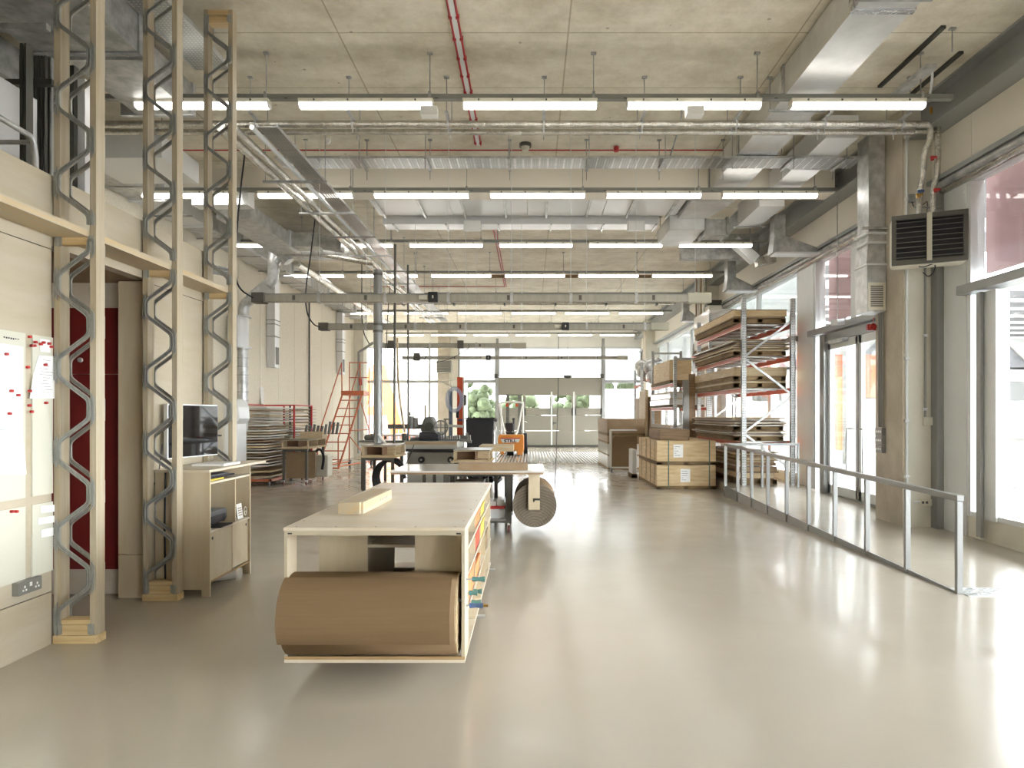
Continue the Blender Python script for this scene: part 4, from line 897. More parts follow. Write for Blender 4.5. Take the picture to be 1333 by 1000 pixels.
# far soffit services
o = MB().cyl((-1.1, 19.0, 5.4), (4.2, 19.0, 5.4), .045, 10).build('brown_pipe', 'board_d'); tag(o, 'thin brown pipe crossing under the far ceiling', 'pipe')
t = thing('lagged_pipe_run', 'pair of foil lagged pipes crossing the hall near its far end', 'pipe', (0, 21.4, 5.1))
for dz in (0, .16): MB().tube([(-5.5, 21.6, 5.06+dz), (4.6, 21.6, 5.06+dz)], .035, 8).build('pipe', 'foil', t)
for k in range(6): x = -4+k*1.6; MB().box(x-.03, x+.03, 21.45, 21.7, 5.0, 5.3).build('pipe_clamp', 'dark', t)
t = thing('column_pipes', 'bundle of copper and lagged riser pipes beside the second concrete column', 'pipe', (4.75, 19.0, 3.2))
for k, (a, mm, r) in enumerate(((907, 'mdf', .022), (910, 'board_w', .022), (913, 'mdf', .022), (918, 'foil', .045))): MB().cyl((px(a, 19), 19.05, pz(424, 19)), (px(a, 19), 19.05, pz(362, 19)), r, 8).build('riser', mm, t)
t = thing('wall_cabinet', 'pale square cabinet high on the wall at the second concrete column', 'cabinet', (5.1, 18.95, 3.7))
MB().box(px(921, 18.7), px(939, 18.7), 18.6, 18.99, pz(425, 18.7), pz(398, 18.7)).build('body', 'cream', t, bevel=.02); MB().box(px(921, 18.7), px(939, 18.7), 18.65, 18.99, pz(398, 18.7), pz(391, 18.7)).build('top_box', 'dark', t)

# --- hanging busbars
def busbar(x0, x1, Y, zc, h, feed, taps, sock, wires, label, endx=None):
    t = thing('hanging_busbar', label, 'busbar', ((x0+x1)/2, Y, zc-h/2), 'suspended power busbars')
    box(x0+.15, x1-.25, Y-.05, Y+.05, zc-h/2, zc+h/2).build('housing', 'busbar', t, bevel=.004)
    box(x0+.15, x1-.25, Y-.058, Y-.05, zc+h/2-.012, zc+h/2).build('lip', 'trunk', t)
    box(x1-.33, x1, Y-.065, Y+.065, zc-h/2-.012, zc+h/2+.012).build('end_piece', 'buspale', t, bevel=.004)
    if feed: box(x0, x0+.18, Y-.09, Y+.09, zc-h*.62, zc+h*.62).build('feed_box', 'busdark', t, bevel=.008)
    for x in taps: 
        d = box(x-.065, x+.065, Y-.13, Y-.055, zc-.075, zc+.07).build('tap_off_box', 'black', t, bevel=.006)
        MB().box(x-.01, x+.01, Y-.135, Y-.13, zc-.02, zc+.02).build('switch', 'cream', d)
        MB().cyl((x-.2, Y-.07, zc), (x-.08, Y-.07, zc), .035, 10).build('plug', 'cream', t)
    for x in sock: box(x-.02, x+.02, Y-.056, Y-.05, zc-h*.3, zc+h*.3).build('outlet_cover', 'busdark', t)
    for x in wires: MB().cyl((x, Y, zc+h/2), (x, Y, ZC), .004, 5).build('hanging_wire', 'alu', t); box(x-.02, x+.02, Y-.06, Y+.06, zc-h/2-.01, zc+h/2+.02).build('hanger', 'steel', t)
    return t
busbar(px(330, 9.7), px(925, 9.7), 9.7, 3.205, .115, True, [px(565, 9.7)], [px(a, 9.7) for a in (384, 477, 662, 755, 850)], [px(a, 9.7) for a in (416, 502, 584, 666, 743, 828, 905)], 'long beige power busbar hanging across the hall, nearest and highest one in view')
busbar(px(416, 12.86), px(870, 12.86), 12.86, 3.205, .115, True, [px(736, 12.8)], [px(a, 12.8) for a in (457, 528, 599, 669, 812)], [px(a, 12.8) for a in (476, 540, 606, 679, 764, 840)], 'beige power busbar hanging across the hall, second from the camera')
busbar(px(480, 16.3), px(685, 16.3), 16.3, 3.2, .10, False, [], [px(625, 16.3)], [px(a, 16.3) for a in (500, 560, 620, 665)], 'short beige power busbar, third from the camera, ending at mid hall')
busbar(px(517, 19.8), px(817, 19.8), 19.8, 3.2, .09, False, [px(636, 19.8)], [px(a, 19.8) for a in (592, 685, 731, 777)], [px(a, 19.8) for a in (560, 680, 740, 776)], 'beige power busbar farthest from the camera, before the garage door')
for a, c, Yq, lab in ((510, 449, 16.2, 'left one on the third busbar'), (600, 449, 16.2, 'right one on the third busbar'), (543, 465, 19.7, 'on the farthest busbar')):
    o = box(px(a-4, Yq), px(a+4, Yq), Yq-.13, Yq-.06 if Yq < 17 else Yq+.03, pz(c+5, Yq), pz(c-5, Yq)).build('tap_box', 'busdark', bevel=.005); tag(o, 'small dark tap off box, '+lab, 'box')
def cable(pts, r, label, m='black', name='hanging_cable', sm=3): return tag(MB().tube(pts, r, 6, smooth=sm).build(name, m), label, 'cable')
cable([Q(319, 198, 9.6), Q(314, 240, 9.6), Q(309, 290, 9.6), Q(305, 350, 9.6), Q(310, 376, 9.6), Q(330, 388, 9.6)], .012, 'thick black cable drooping from the ceiling into the end box of the nearest busbar')
cable([Q(411, 277, 12.7), Q(405, 330, 12.7), Q(397, 380, 12.7), Q(399, 408, 12.7), Q(408, 423, 12.7), Q(417, 426, 12.7)], .013, 'black cable drooping into the end box of the second busbar')
cable([Q(471, 334, 16.2), Q(471, 380, 16.2), Q(471, 430, 16.2), Q(481, 448, 16.2)], .012, 'black cable dropping to the left end of the third busbar')
cable([Q(508, 368, 16), Q(504, 420, 16), Q(503, 455, 16), Q(510, 468, 16), Q(530, 474, 16), Q(550, 473, 16), Q(557, 460, 16), Q(557, 452, 16)], .01, 'black cable looping below the two short busbars')
cable([Q(502, 452, 16.1), Q(500, 464, 16.1), Q(507, 470, 16.1), Q(514, 470, 16.1), Q(515, 490, 16.1)], .008, 'thin black cable curling around the hanging poles')
cable([Q(610, 448, 16.1), Q(611, 453, 16.1), Q(600, 460, 16.1), Q(585, 468, 16.1), Q(560, 474, 16.1)], .007, 'thin cable sagging right of the third busbar tap box')
cable([Q(727, 433, 12.7), Q(727, 500, 12.0), Q(725, 560, 11), Q(724, 600, 10.2), Q(722, 640, 9.9), Q(721, 648, 9.9)], .006, 'thin black cable hanging from the second busbar down behind the big roll')
# hanging extraction pipe, poles
o = MB().cyl(Q(491, 362, 14.6), Q(491, 404, 14.6), .06, 14)
b = MB().cyl(Q(492, 352, 12.6), Q(492, 582, 12.6), .08, 14)
t = thing('extraction_pipe', 'vertical grey extraction pipe dropping from the ceiling onto the machine bench', 'pipe', Q(492, 582, 12.6)); b.build('pipe', 'alu_d', t)
for c in (356, 421, 430): MB().cyl(Q(492, c, 12.6), Q(492, c+3, 12.6), .09, 14).build('collar', 'greydk', t)
b.__init__()
MB().bar(Q(492, 565, 12.5), Q(504, 580, 12.5), .04, .03).build('brace', 'white', t)
o = MB().cyl(Q(514.5, 318, 12.4), Q(513, 578, 12.4), .022, 8).build('hanging_pole', 'darkframe'); tag(o, 'slim dark pole right of the extraction pipe', 'pole')
o = MB().cyl(Q(531, 345, 12.9), Q(531.5, 578, 12.9), .018, 8).build('hanging_pole', 'darkframe'); tag(o, 'slim dark pole hanging near the blade machine, rightmost of the poles', 'pole')
o = MB().tube([Q(517, 440, 12.6), Q(518, 500, 12.6), Q(523, 540, 12.6), Q(527, 563, 12.6)], .02, 8, smooth=2).build('air_hose', 'board'); tag(o, 'yellowish hose hanging between the two slim poles', 'hose')
t = thing('hanging_sensor', 'thin hanging stem with a small silver sensor over the entrance door', 'sensor', (4.7, 11.3, 3.0))
zq = pz(421, 11.3); MB().cyl((px(1090, 11.3), 11.3, zq), (px(1090, 11.3), 11.3, pz(225, 11.3)), .008, 6).build('stem', 'steel_d', t)
b = MB().bar((px(1082, 11.3), 11.2, zq), (px(1097, 11.3), 11.35, zq+.03), .12, .1); b.build('sensor_body', 'alu', t, bevel=.01)
t = thing('dock_light', 'small dark hanging detector above the garage door', 'detector', Q(739, 491, 24))
MB().cyl(Q(739, 452, 24), Q(739, 489, 24), .012, 6).build('stem', 'steel_d', t); b = MB().box(px(734, 24), px(744, 24), 23.9, 24.1, pz(491.5, 24), pz(489, 24)); b.box(px(736, 24), px(742, 24), 23.92, 24.08, pz(493, 24), pz(491.5, 24)); b.build('head', 'dark', t)
# ================================================================== WORKBENCH (front)
x0, x1, y0, y1, zt = -1.415, -.376, 3.93, 6.53, .90
t = thing('workbench', 'large birch plywood workbench on casters with open shelves and a paper roll cradle', 'workbench', ((x0+x1)/2, 5.2, 0))
box(x0-.004, x1+.004, y0-.004, y1, zt-.018, zt).build('tabletop', 'ply_x', t, bevel=.0015)
b = MB(); b.box(x0, x1, y0, y0+.10, zt-.045, zt-.0185); b.box(x0, x0+.1, y0+.1, y1, zt-.045, zt-.0185); b.box(x1-.1, x1, y0+.1, y1, zt-.045, zt-.0185); b.box(x0+.1, x1-.1, y1-.1, y1, zt-.045, zt-.0185)
b.build('apron', 'ply', t)
b = MB(); b.box(x0+.02, x0+.045, y0-.001, y0, zt-.038, zt-.03); b.box(x1-.05, x1-.022, y0-.001, y0, zt-.038, zt-.03); b.build('handle_slot', 'black', t)
b = MB()
for k in range(5): b.cyl((x0+.06+k*.23, y0+.03, zt), (x0+.06+k*.23, y0+.03, zt+.0008), .006, 8); b.cyl((x1-.03, y0+.25+k*.5, zt), (x1-.03, y0+.25+k*.5, zt+.0008), .006, 8); b.cyl((x0+.03, y0+.25+k*.5, zt), (x0+.03, y0+.25+k*.5, zt+.0008), .006, 8)
b.build('screw_heads', 'dark', t)
zb = .122
box(x0, x1, y0, y1, zb, zb+.018).build('base_board', 'ply_x', t)
box(x0, x1, y0, y0+.018, zb+.0181, zb+.035).build('base_lip', 'ply_edge', t)
box(x0, x0+.018, y0, y0+.16, zb+.036, zt-.0455).build('cheek', 'ply_v', t)
box(x1-.018, x1, y0, y0+.22, zb+.036, zt-.0455).build('cheek', 'ply_v', t)
b = MB(); b.box(x0, x0+.018, y0-.0015, y0-.0002, zb+.036, zt-.0455); b.box(x1-.018, x1, y0-.0015, y0-.0002, zb+.036, zt-.0455); b.build('cheek_edge', 'ply', t)
# body behind
box(-1.39, -1.07, 4.5, 4.518, zb+.0185, zt-.0455).build('front_panel', 'ply_v', t)
box(-.70, x1-.019, 4.15, 4.168, zb+.0185, zt-.0455).build('front_panel', 'ply_v', t)
box(-1.088, -1.07, 4.52, 5.4, zb+.0185, zt-.0455).build('divider', 'ply', t)
box(-.70, -.682, 4.17, y1, zb+.0185, zt-.0455).build('divider', 'ply', t)
box(-1.068, -.702, 4.5, 5.3, .675, .693).build('shelf', 'ply_x', t)
box(-1.068, -.702, 5.35, 5.368, .15, .35).build('back_panel', 'ply_v', t)
box(-1.39, -1.372, 4.52, y1, zb+.0185, zt-.0455).build('side_panel', 'ply_v', t)
for z in (.36, .57, .73): box(-.68, x1, 4.17, y1-.02, z, z+.014).build('shelf', 'ply_x', t)
for y in (4.17, 4.72, 5.25, 5.75, 6.2, y1-.018): box(-.66, x1-.004, y, y+.016, zb+.0185, zt-.0455).build('upright', 'ply_v' , t) 
for (x, y) in ((x0+.1, y0+.45), (x1-.05, y0+1.0), (x0+.1, y1-.15), (x1-.05, y1-.12)):
    c = MB().cyl((x-.015, y, .05), (x+.015, y, .05), .05, 18).build('caster_wheel', 'wheelred', t)
    b = MB().box(x-.03, x+.03, y-.04, y+.04, .112, .121); b.box(x-.025, x-.02, y-.02, y+.02, .04, .112); b.box(x+.02, x+.025, y-.02, y+.02, .04, .112); b.build('caster_fork', 'steel', c)
    MB().box(x+.026, x+.1, y-.02, y+.02, .092, .102).build('brake_pedal', 'steel', c)
# brown paper roll
cy, cz, r = 4.02, .387, .233
t = thing('paper_roll', 'fat brown cardboard roll lying across the cradle at the front of the workbench', 'roll', (-.91, cy, cz-r))
n = 64; prof = [(cy+(r+(.006*(a/n)))*math.cos(2*PI*a/n+.6), cz+(r+(.006*(a/n)))*math.sin(2*PI*a/n+.6)) for a in range(n)]
b = MB().prism(prof, 0, x0+.022, x1-.045)
me_ = b.build('wound_card', 'card', t)
for p in me_.data.polygons:
    if len(p.vertices) == 4: p.use_smooth = True
b = MB()
random.seed(2)
for k in range(26):
    rr = r-.004-k*.0075; b2 = [(cy+rr*math.cos(2*PI*a/40), cz+rr*math.sin(2*PI*a/40)) for a in range(40)]; ri = rr-.0045; b3 = [(cy+ri*math.cos(2*PI*a/40), cz+ri*math.sin(2*PI*a/40)) for a in range(40)]
    xe = x1-.045+random.uniform(.001, .009)
    vs = [(x1-.046, *p) for p in b2]+[(xe, *p) for p in b2]+[(xe, *p) for p in b3]; m_ = 40
    b.add(vs, [(i, (i+1) % m_, m_+(i+1) % m_, m_+i) for i in range(m_)]+[(m_+i, m_+(i+1) % m_, 2*m_+(i+1) % m_, 2*m_+i) for i in range(m_)])
b.build('roll_end', 'board', t)
# torn outer flap edge
fl = []
MB().prism([(cy+(r+.011)*math.cos(a), cz+(r+.011)*math.sin(a)) for a in [PI*.62+k*.09 for k in range(20)]]+[(cy+(r+.008)*math.cos(a), cz+(r+.008)*math.sin(a)) for a in [PI*.62+k*.09 for k in range(20)][::-1]], 0, x0+.004, x1-.07).build('outer_sheet', 'card', t)
MB().cyl((x0+.018, cy, cz), (x0+.022, cy, cz), .05, 14).build('axle', 'steel_d', t)
MB().cyl((x1-.044, cy-.02, .467), (x1-.001, cy-.02, .467), .016, 12).build('axle', 'steel_d', t)
# timber block on the bench
t = thing('timber_block', 'pale timber offcut with end grain lying on the workbench top', 'timber', (-1.14, 4.86, zt))
b = MB().box(-.08, .063, -.41, .42, 0, .078); b.xf(Matrix.Translation((-1.157, 4.86, zt)) @ Matrix.Rotation(.04*-1, 4, 'Z')); b.build('block', 'pine_y', t, bevel=.002)
b = MB().box(.0635, .078, -.38, .385, 0, .076); b.xf(Matrix.Translation((-1.157, 4.86, zt)) @ Matrix.Rotation(-.04, 4, 'Z')); b.build('side_strip', 'pine_y', t)
b = MB()
for k in range(4): b.box(.0782, .0786, .05+k*.06, .08+k*.06, .03, .045)
b.xf(Matrix.Translation((-1.157, 4.86, zt)) @ Matrix.Rotation(-.04, 4, 'Z')); b.build('stamped_mark', 'ink', t)
# bins in the right side of the workbench
bins = [(4.76, 5.2, .745, .84, 'binor', 'orange bin in the top side shelf of the workbench, nearest'), (5.28, 5.7, .745, .83, 'yellow', 'yellow bin in the top side shelf of the workbench'),
        (4.19, 4.68, .38, .55, 'binor', 'large orange bin on the bottom side shelf of the workbench, nearest'), (4.75, 5.2, .585, .71, 'binred', 'red bin on the middle side shelf of the workbench'), (5.28, 5.7, .585, .70, 'yellow', 'yellow bin on the middle side shelf of the workbench'),
        (4.75, 5.2, .38, .5, 'binor', 'orange bin on the bottom side shelf of the workbench, second from the roll'), (5.78, 6.15, .38, .54, 'pallet', 'brown box on the bottom side shelf of the workbench')]
for a, c, z0, z1, mm, lab in bins:
    b = MB(); X0, X1 = -.62, -.385; b.box(X0, X1, a, c, z0, z0+.01); b.box(X0, X0+.01, a, c, z0, z1); b.box(X1-.01, X1, a, c, z0, z1); b.box(X0, X1, a, a+.01, z0, z1); b.box(X0, X1, c-.01, c, z0, z1); b.box(X1, X1+.006, a, c, z1-.015, z1)
    tag(b.build('storage_bin', mm), lab, 'bin', 'coloured bins in the workbench')
t = thing('black_strap_roll', 'black bundle of straps in the top side shelf of the workbench', 'strap', (-.45, 5.95, .744))
MB().sphere((-.45, 5.95, .795), .05, 8).sphere((-.42, 5.86, .78), .036, 8).build('bundle', 'black', t)
# clamps hanging at the right side
for i, (a, c, mm, ln) in enumerate(((623, 754, 'teal', .075), (616, 772, 'teal', .05), (622, 770, 'teal', .05), (620, 784, 'teal', .06), (620, 788.5, 'blue', .08))):
    Yc = 4.02+.10*(i % 4); X_ = px(a, Yc); z = pz(c, Yc)
    z = max(z, .15)
    t = thing('bar_clamp', ['teal handled clamp, top one at the workbench side', 'teal handled clamp, left one of the middle pair', 'teal handled clamp, right one of the middle pair', 'teal handled clamp, lowest teal one', 'blue handled clamp, lowest of the clamps'][i], 'clamp', (X_, Yc, z), 'clamps on the workbench side')
    b = MB().cyl((X_-ln*.5, Yc, z), (X_, Yc, z), .016, 10, r2=.012); b.cyl((X_, Yc, z), (X_+ln*.5, Yc, z), .012, 10, r2=.017); b.build('grip', mm, t)
    MB().cyl((x1-.001, Yc, z), (X_-ln*.4, Yc, z), .006, 8).build('screw_bar', 'steel', t)
    if i == 4: MB().cyl((X_+ln*.5, Yc, z), (X_+ln*.5+.03, Yc, z), .008, 8).build('wooden_tip', 'brass', t)

# ================================================================== SECOND TABLE WITH HANGING ROLL
t = thing('steel_frame_table', 'steel framed mobile table with a long white laminate top', 'table', (-.8, 9.2, 0))
yt0, yt1, zt = 8.62, 9.8, .84
box(-1.77, .18, yt0, yt1, zt-.022, zt).build('tabletop', 'board_w', t)
box(-1.76, .17, yt0+.002, yt1-.002, zt-.045, zt-.0225).build('under_board', 'mdf', t)
fx0, fx1, fy0, fy1 = -1.1, -.28, 8.98, 9.7
for x in (fx0, fx1):
    for y in (fy0, fy1): box(x-.035, x+.035, y-.035, y+.035, .13, zt-.046).build('leg', 'darkframe', t)
b = MB(); b.box(fx0-.035, fx1+.035, fy0-.03, fy0+.03, zt-.1, zt-.046); b.box(fx0-.035, fx1+.035, fy1-.03, fy1+.03, zt-.1, zt-.046)
b.box(fx0-.035, fx1+.035, fy0-.03, fy0+.03, .13, .16); b.build('cross_rail', 'darkframe', t)
box(fx0-.03, fx1+.03, fy0-.03, fy1+.03, .161, .175).build('lower_shelf', 'alu_d', t)
for x in (fx0, fx1):
    for y in (fy0, fy1):
        c = MB().cyl((x-.014, y, .05), (x+.014, y, .05), .05, 16).build('caster_wheel', 'wheelred', t); b = MB().box(x-.02, x-.015, y-.03, y+.03, .04, .13); b.box(x+.015, x+.02, y-.03, y+.03, .04, .13); b.build('caster_fork', 'steel', c)
tag(box(-.92, -.03, 8.75, 9.0, zt, zt+.085).build('timber_plank', 'mdf', bevel=.002), 'flat brown timber block lying on the white table top', 'timber')
t = thing('storage_box', 'grey box with a red lid on the lower shelf of the mobile table', 'box', (-.6, 9.2, .176))
box(-.92, -.34, 9.05, 9.5, .176, .30).build('body', 'alu', t); box(-.93, -.33, 9.04, 9.51, .301, .34).build('lid', 'magnet', t)
tag(box(-1.0, -.62, 9.1, 9.5, .341, .66).build('grey_case', 'greybox'), 'tall grey case standing on the red lidded box', 'case')
for k, lab in enumerate(('left', 'right')): tag(box(-.55+k*.11, -.45+k*.11, 9.06, 9.4, .341, .40+.02*k).build('white_carton', 'board_w'), 'small white carton on the red lid, %s one' % lab, 'carton')
# hanging roll
cx, cz, r = .06, .385, .285
t = thing('hanging_roll', 'large brown cardboard roll hanging under the overhanging end of the white table', 'roll', (cx, 9.3, cz-r))
b = MB().cyl((cx, 8.8, cz), (cx, 9.78, cz), r, 56, caps=False); b.build('wound_card', 'card', t)
b = MB(); random.seed(5)
for k in range(26):
    rr = r-k*.009; ri = rr-.009; yy = 8.8-random.uniform(0, .012)
    ring = lambda q, y: [(cx+q*math.cos(2*PI*a/48), y, cz+q*math.sin(2*PI*a/48)) for a in range(48)]
    vs = ring(rr, 8.803)+ring(rr-.001, yy)+ring(ri+.001, yy)+ring(ri, 8.803); 
    for q in range(3): b.add(vs, [(q*48+i, q*48+(i+1) % 48, (q+1)*48+(i+1) % 48, (q+1)*48+i) for i in range(48)])
b.build('roll_end', 'rings', t)
MB().cyl((cx, 9.75, cz), (cx, 9.78, cz), r-.002, 40).build('roll_back', 'rings', t)
MB().cyl((cx+.01, 8.76, cz+.07), (cx+.01, 9.8, cz+.07), .02, 12).build('axle', 'steel_d', t)
t = thing('roll_hanger', 'pair of plywood hangers holding the big roll under the table end', 'hanger', (cx, 9.3, .3))
for y in (8.74, 9.80): box(-.02, .125, y, y+.02, .335, zt-.046).build('hanger_board', 'ply_v', t)
MB().box(.04, .128, 8.728, 8.739, .455, .48).box(.038, .06, 8.728, 8.739, .435, .48).build('axle_slot', 'dark', t)
t = thing('tool_stand', 'dark cluttered tool stand beneath the white topped table', 'stand', (-1.3, 10.1, 0))
for x in (-1.55, -1.4, -.95, -.72, -.5, -.35): box(x-.025, x+.025, 10.0, 10.05, 0, .78).build('leg', 'darkframe', t)
b = MB(); random.seed(9)
for k in range(14): x = -.9+random.random()*.45; z = .55+random.random()*.15; b.cyl((x, 10.1, z), (x+.05, 10.2, z+.04), .035, 8)
b.build('tool_parts', 'black', t); box(-1.6, -.3, 9.98, 10.4, .78, .80).build('top', 'greytop', t)

# ================================================================== CUBBY BENCHES
def cubby(Yf, xl, wx, dep, zb_, h, label, legs=True, casters=True):
    t = thing('cubby_bench', label, 'bench', (xl+wx/2, Yf+dep/2, 0), 'mobile benches with cubby boxes')
    b = MB(); tt = .018; z1 = zb_+h
    b.box(xl, xl+wx, Yf, Yf+dep, zb_, zb_+tt); b.box(xl, xl+wx, Yf, Yf+dep, z1-tt, z1-.004)
    b.box(xl, xl+.03, Yf, Yf+dep, zb_+tt, z1-tt); b.box(xl+wx-.03, xl+wx, Yf, Yf+.035, zb_+tt, z1-tt)
    for f in (.5, .96): b.box(xl+wx*.6, xl+wx, Yf+dep*f, Yf+dep*f+.04, zb_+tt, z1-tt)
    b.build('cubby_box', 'board', t)
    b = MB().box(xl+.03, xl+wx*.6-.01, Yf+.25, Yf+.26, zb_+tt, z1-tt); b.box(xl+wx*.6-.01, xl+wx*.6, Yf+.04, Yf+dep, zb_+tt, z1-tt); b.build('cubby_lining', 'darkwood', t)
    box(xl-.01, xl+wx+.01, Yf-.01, Yf+dep+.01, z1-.004, z1+.008).build('top', 'greytop', t)
    box(xl-.05, xl+wx+.03, Yf-.04, Yf+dep+.03, zb_-.02, zb_-.001).build('base_board', 'board', t)
    for x in (xl+.03, xl+wx-.05):
        for y in (Yf+.03, Yf+dep-.06):
            box(x-.025, x+.025, y-.025, y+.025, .11, zb_-.021).build('leg', 'darkframe', t)
            c = MB().cyl((x-.012, y, .045), (x+.012, y, .045), .045, 14).build('caster_wheel', 'wheelred', t); MB().box(x-.02, x+.02, y-.02, y+.02, .06, .109).build('caster_fork', 'steel', c)
    MB().box(xl+.03, xl+wx-.05, Yf+.02, Yf+.04, zb_-.07, zb_-.021).build('rail', 'darkframe', t)
    return t
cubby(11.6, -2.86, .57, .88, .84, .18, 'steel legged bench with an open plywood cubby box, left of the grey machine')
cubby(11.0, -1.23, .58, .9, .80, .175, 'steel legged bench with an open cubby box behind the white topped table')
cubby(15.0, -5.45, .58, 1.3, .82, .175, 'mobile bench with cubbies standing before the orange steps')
tag(box(-.9, -.3, 12.05, 12.9, .90, 1.0).build('board_stack', 'board'), 'pale boards stacked behind the right cubby bench', 'board')
box_ = tag(box(-5.45, -4.8, 15.25, 15.3, .13, .72).build('cardboard_sheet', 'mdf'), 'brown board leaning under the mobile bench', 'board')
t = thing('vacuum_hose', 'bundle of thick black hoses under the left cubby bench', 'hose', (-2.5, 12.2, 0))
for k in range(5):
    b = MB().tube([(-2.5+.28*math.cos(a*PI/8+.3*k), 12.1+.1*k, .42+.32*math.sin(a*PI/8+.3*k)) for a in range(13)], .03, 8, smooth=1).build('hose', 'blackm', t)
t = thing('air_compressor', 'black and grey compressor beneath the mobile bench', 'machine', (-5.0, 15.8, 0))
MB().cyl((-5.3, 15.9, .62), (-5.0, 15.9, .62), .1, 14).build('tank', 'black', t); MB().box(-4.95, -4.65, 15.7, 16.1, .12, .62).build('body', 'cream', t, bevel=.03); MB().tube([(-4.95, 15.6, .65), (-4.8, 15.6, .8), (-4.7, 15.6, .6), (-4.75, 15.6, .3)], .03, 8, smooth=2).build('hose', 'black', t)
t = thing('toolbox', 'wooden tray of tools on the mobile bench', 'box', (-4.95, 15.6, 1.004)); box(-5.25, -4.75, 15.6, 16.0, 1.004, 1.16).build('tray', 'board', t)
random.seed(4)
b = MB()
for k in range(9): x = -5.2+k*.09; b.cyl((x, 15.8, 1.1), (x+.04, 15.8, 1.28+random.random()*.12), .03, 8)
b.build('tools', 'greydk', t)


# ================================================================== GREY MACHINE (surface grinder / saw)
t = thing('panel_saw', 'large grey woodworking machine with hand wheels behind the white table', 'machine', (-2.0, 13, 0))
Ym = 12.6
mx = lambda a: px(a, Ym)
b = box(mx(530), mx(595), Ym, Ym+1.0, .05, .86); b.build('base_cabinet', 'greybox', t, bevel=.01)
box(mx(529), mx(597), Ym-.06, Ym+1.05, .87, .92).build('table_lip', 'black', t)
box(mx(529), mx(596), Ym-.08, Ym+1.05, .92, 1.06).build('machine_table', 'greybox', t, bevel=.006)
box(mx(529), mx(595), Ym-.09, Ym-.081, 1.0, 1.055).build('table_edge', 'mdf', t)
for a in (549, 587): 
    z = pz(598.5, Ym); c = MB().cyl((mx(a), Ym-.06, z), (mx(a), Ym-.001, z), .06, 18).build('hand_wheel', 'black', t)
    MB().cyl((mx(a), Ym-.09, z), (mx(a), Ym-.06, z), .02, 10).build('hub', 'steel', c)
MB().box(mx(543), mx(570), Ym+.2, Ym+.8, 1.061, 1.22).build('saw_carriage', 'black', t, bevel=.02)
b = MB().prism([(mx(543.5), 1.221), (mx(564), 1.221), (mx(562), 1.40), (mx(558), 1.52), (mx(549), 1.50), (mx(545), 1.36)], 1, Ym+.3, Ym+.75); b.build('motor_cover', 'greydk', t, bevel=.04, seg=3); MB().cyl((mx(556), Ym+.24, 1.33), (mx(556), Ym+.3, 1.33), .08, 16).build('motor_cap', 'dark', t)
b = MB(); z = pz(557, Ym)
b.tube([(mx(572)+.13*math.cos(a*PI/9), Ym+.2, z+.13*math.sin(a*PI/9)) for a in range(19)], .016, 6); b.bar((mx(572)-.12, Ym+.2, z), (mx(572)+.12, Ym+.2, z), .02, .02); b.bar((mx(572), Ym+.2, z-.12), (mx(572), Ym+.2, z+.12), .02, .02); b.build('steering_wheel', 'greydk', t)
MB().bar((mx(498), Ym+.5, pz(556, Ym)), (mx(545), Ym+.5, pz(556, Ym)), .12, .09).build('left_arm', 'greydk', t)
MB().bar((mx(565), Ym+.5, pz(554, Ym)), (mx(601), Ym+.5, pz(556, Ym)), .1, .05).build('right_arm', 'greybox', t)
MB().bar((mx(530), Ym+.4, pz(574, Ym)), (mx(610), Ym+.4, pz(571, Ym)), .12, .1).build('slide_rail', 'greydk', t)
b = MB().cyl((mx(530), Ym+.4, pz(558, Ym)), (mx(530), Ym+.4, pz(542, Ym)), .06, 10); b.cyl((mx(536), Ym+.4, pz(556, Ym)), (mx(536), Ym+.4, pz(544, Ym)), .05, 10); b.bar((mx(529), Ym+.4, pz(541, Ym)), (mx(528), Ym+.4, pz(536.5, Ym)), .03, .03); b.build('spindle_motor', 'greydk', t)
MB().box(mx(547), mx(549), Ym+.5, Ym+.54, pz(553, Ym), pz(527, Ym)).build('upright_rod', 'board_d', t)
MB().bar((mx(606), Ym+.3, pz(577, Ym)), (mx(606), Ym+.3, pz(564, Ym)), .05, .06).bar((mx(597), Ym+.3, pz(574, Ym)), (mx(612), Ym+.3, pz(576, Ym)), .1, .05).build('end_stop', 'greydk', t)
b = MB(); random.seed(12)
for k in range(10): b.box(mx(568+k*3), mx(569.5+k*3), Ym+.3, Ym+.34, pz(573, Ym), pz(570-random.random()*5, Ym))
b.cyl((mx(575), Ym+.3, pz(560, Ym)), (mx(575), Ym+.3, pz(572, Ym)), .015, 8); b.build('levers', 'steel', t)
MB().bar((mx(575), Ym+.3, pz(546, Ym)), (mx(583), Ym+.3, pz(546, Ym)), .03, .03).bar((mx(577), Ym+.3, pz(572, Ym)), (mx(577), Ym+.3, pz(545, Ym)), .03, .03).build('column_arm', 'greydk', t)
cable([(mx(540), Ym-.1, 1.0), (mx(537), Ym-.12, .86), (mx(528), Ym-.1, .6), (mx(526), Ym-.1, .3)], .008, 'thin black cable trailing down the front of the grey machine', name='machine_cable')
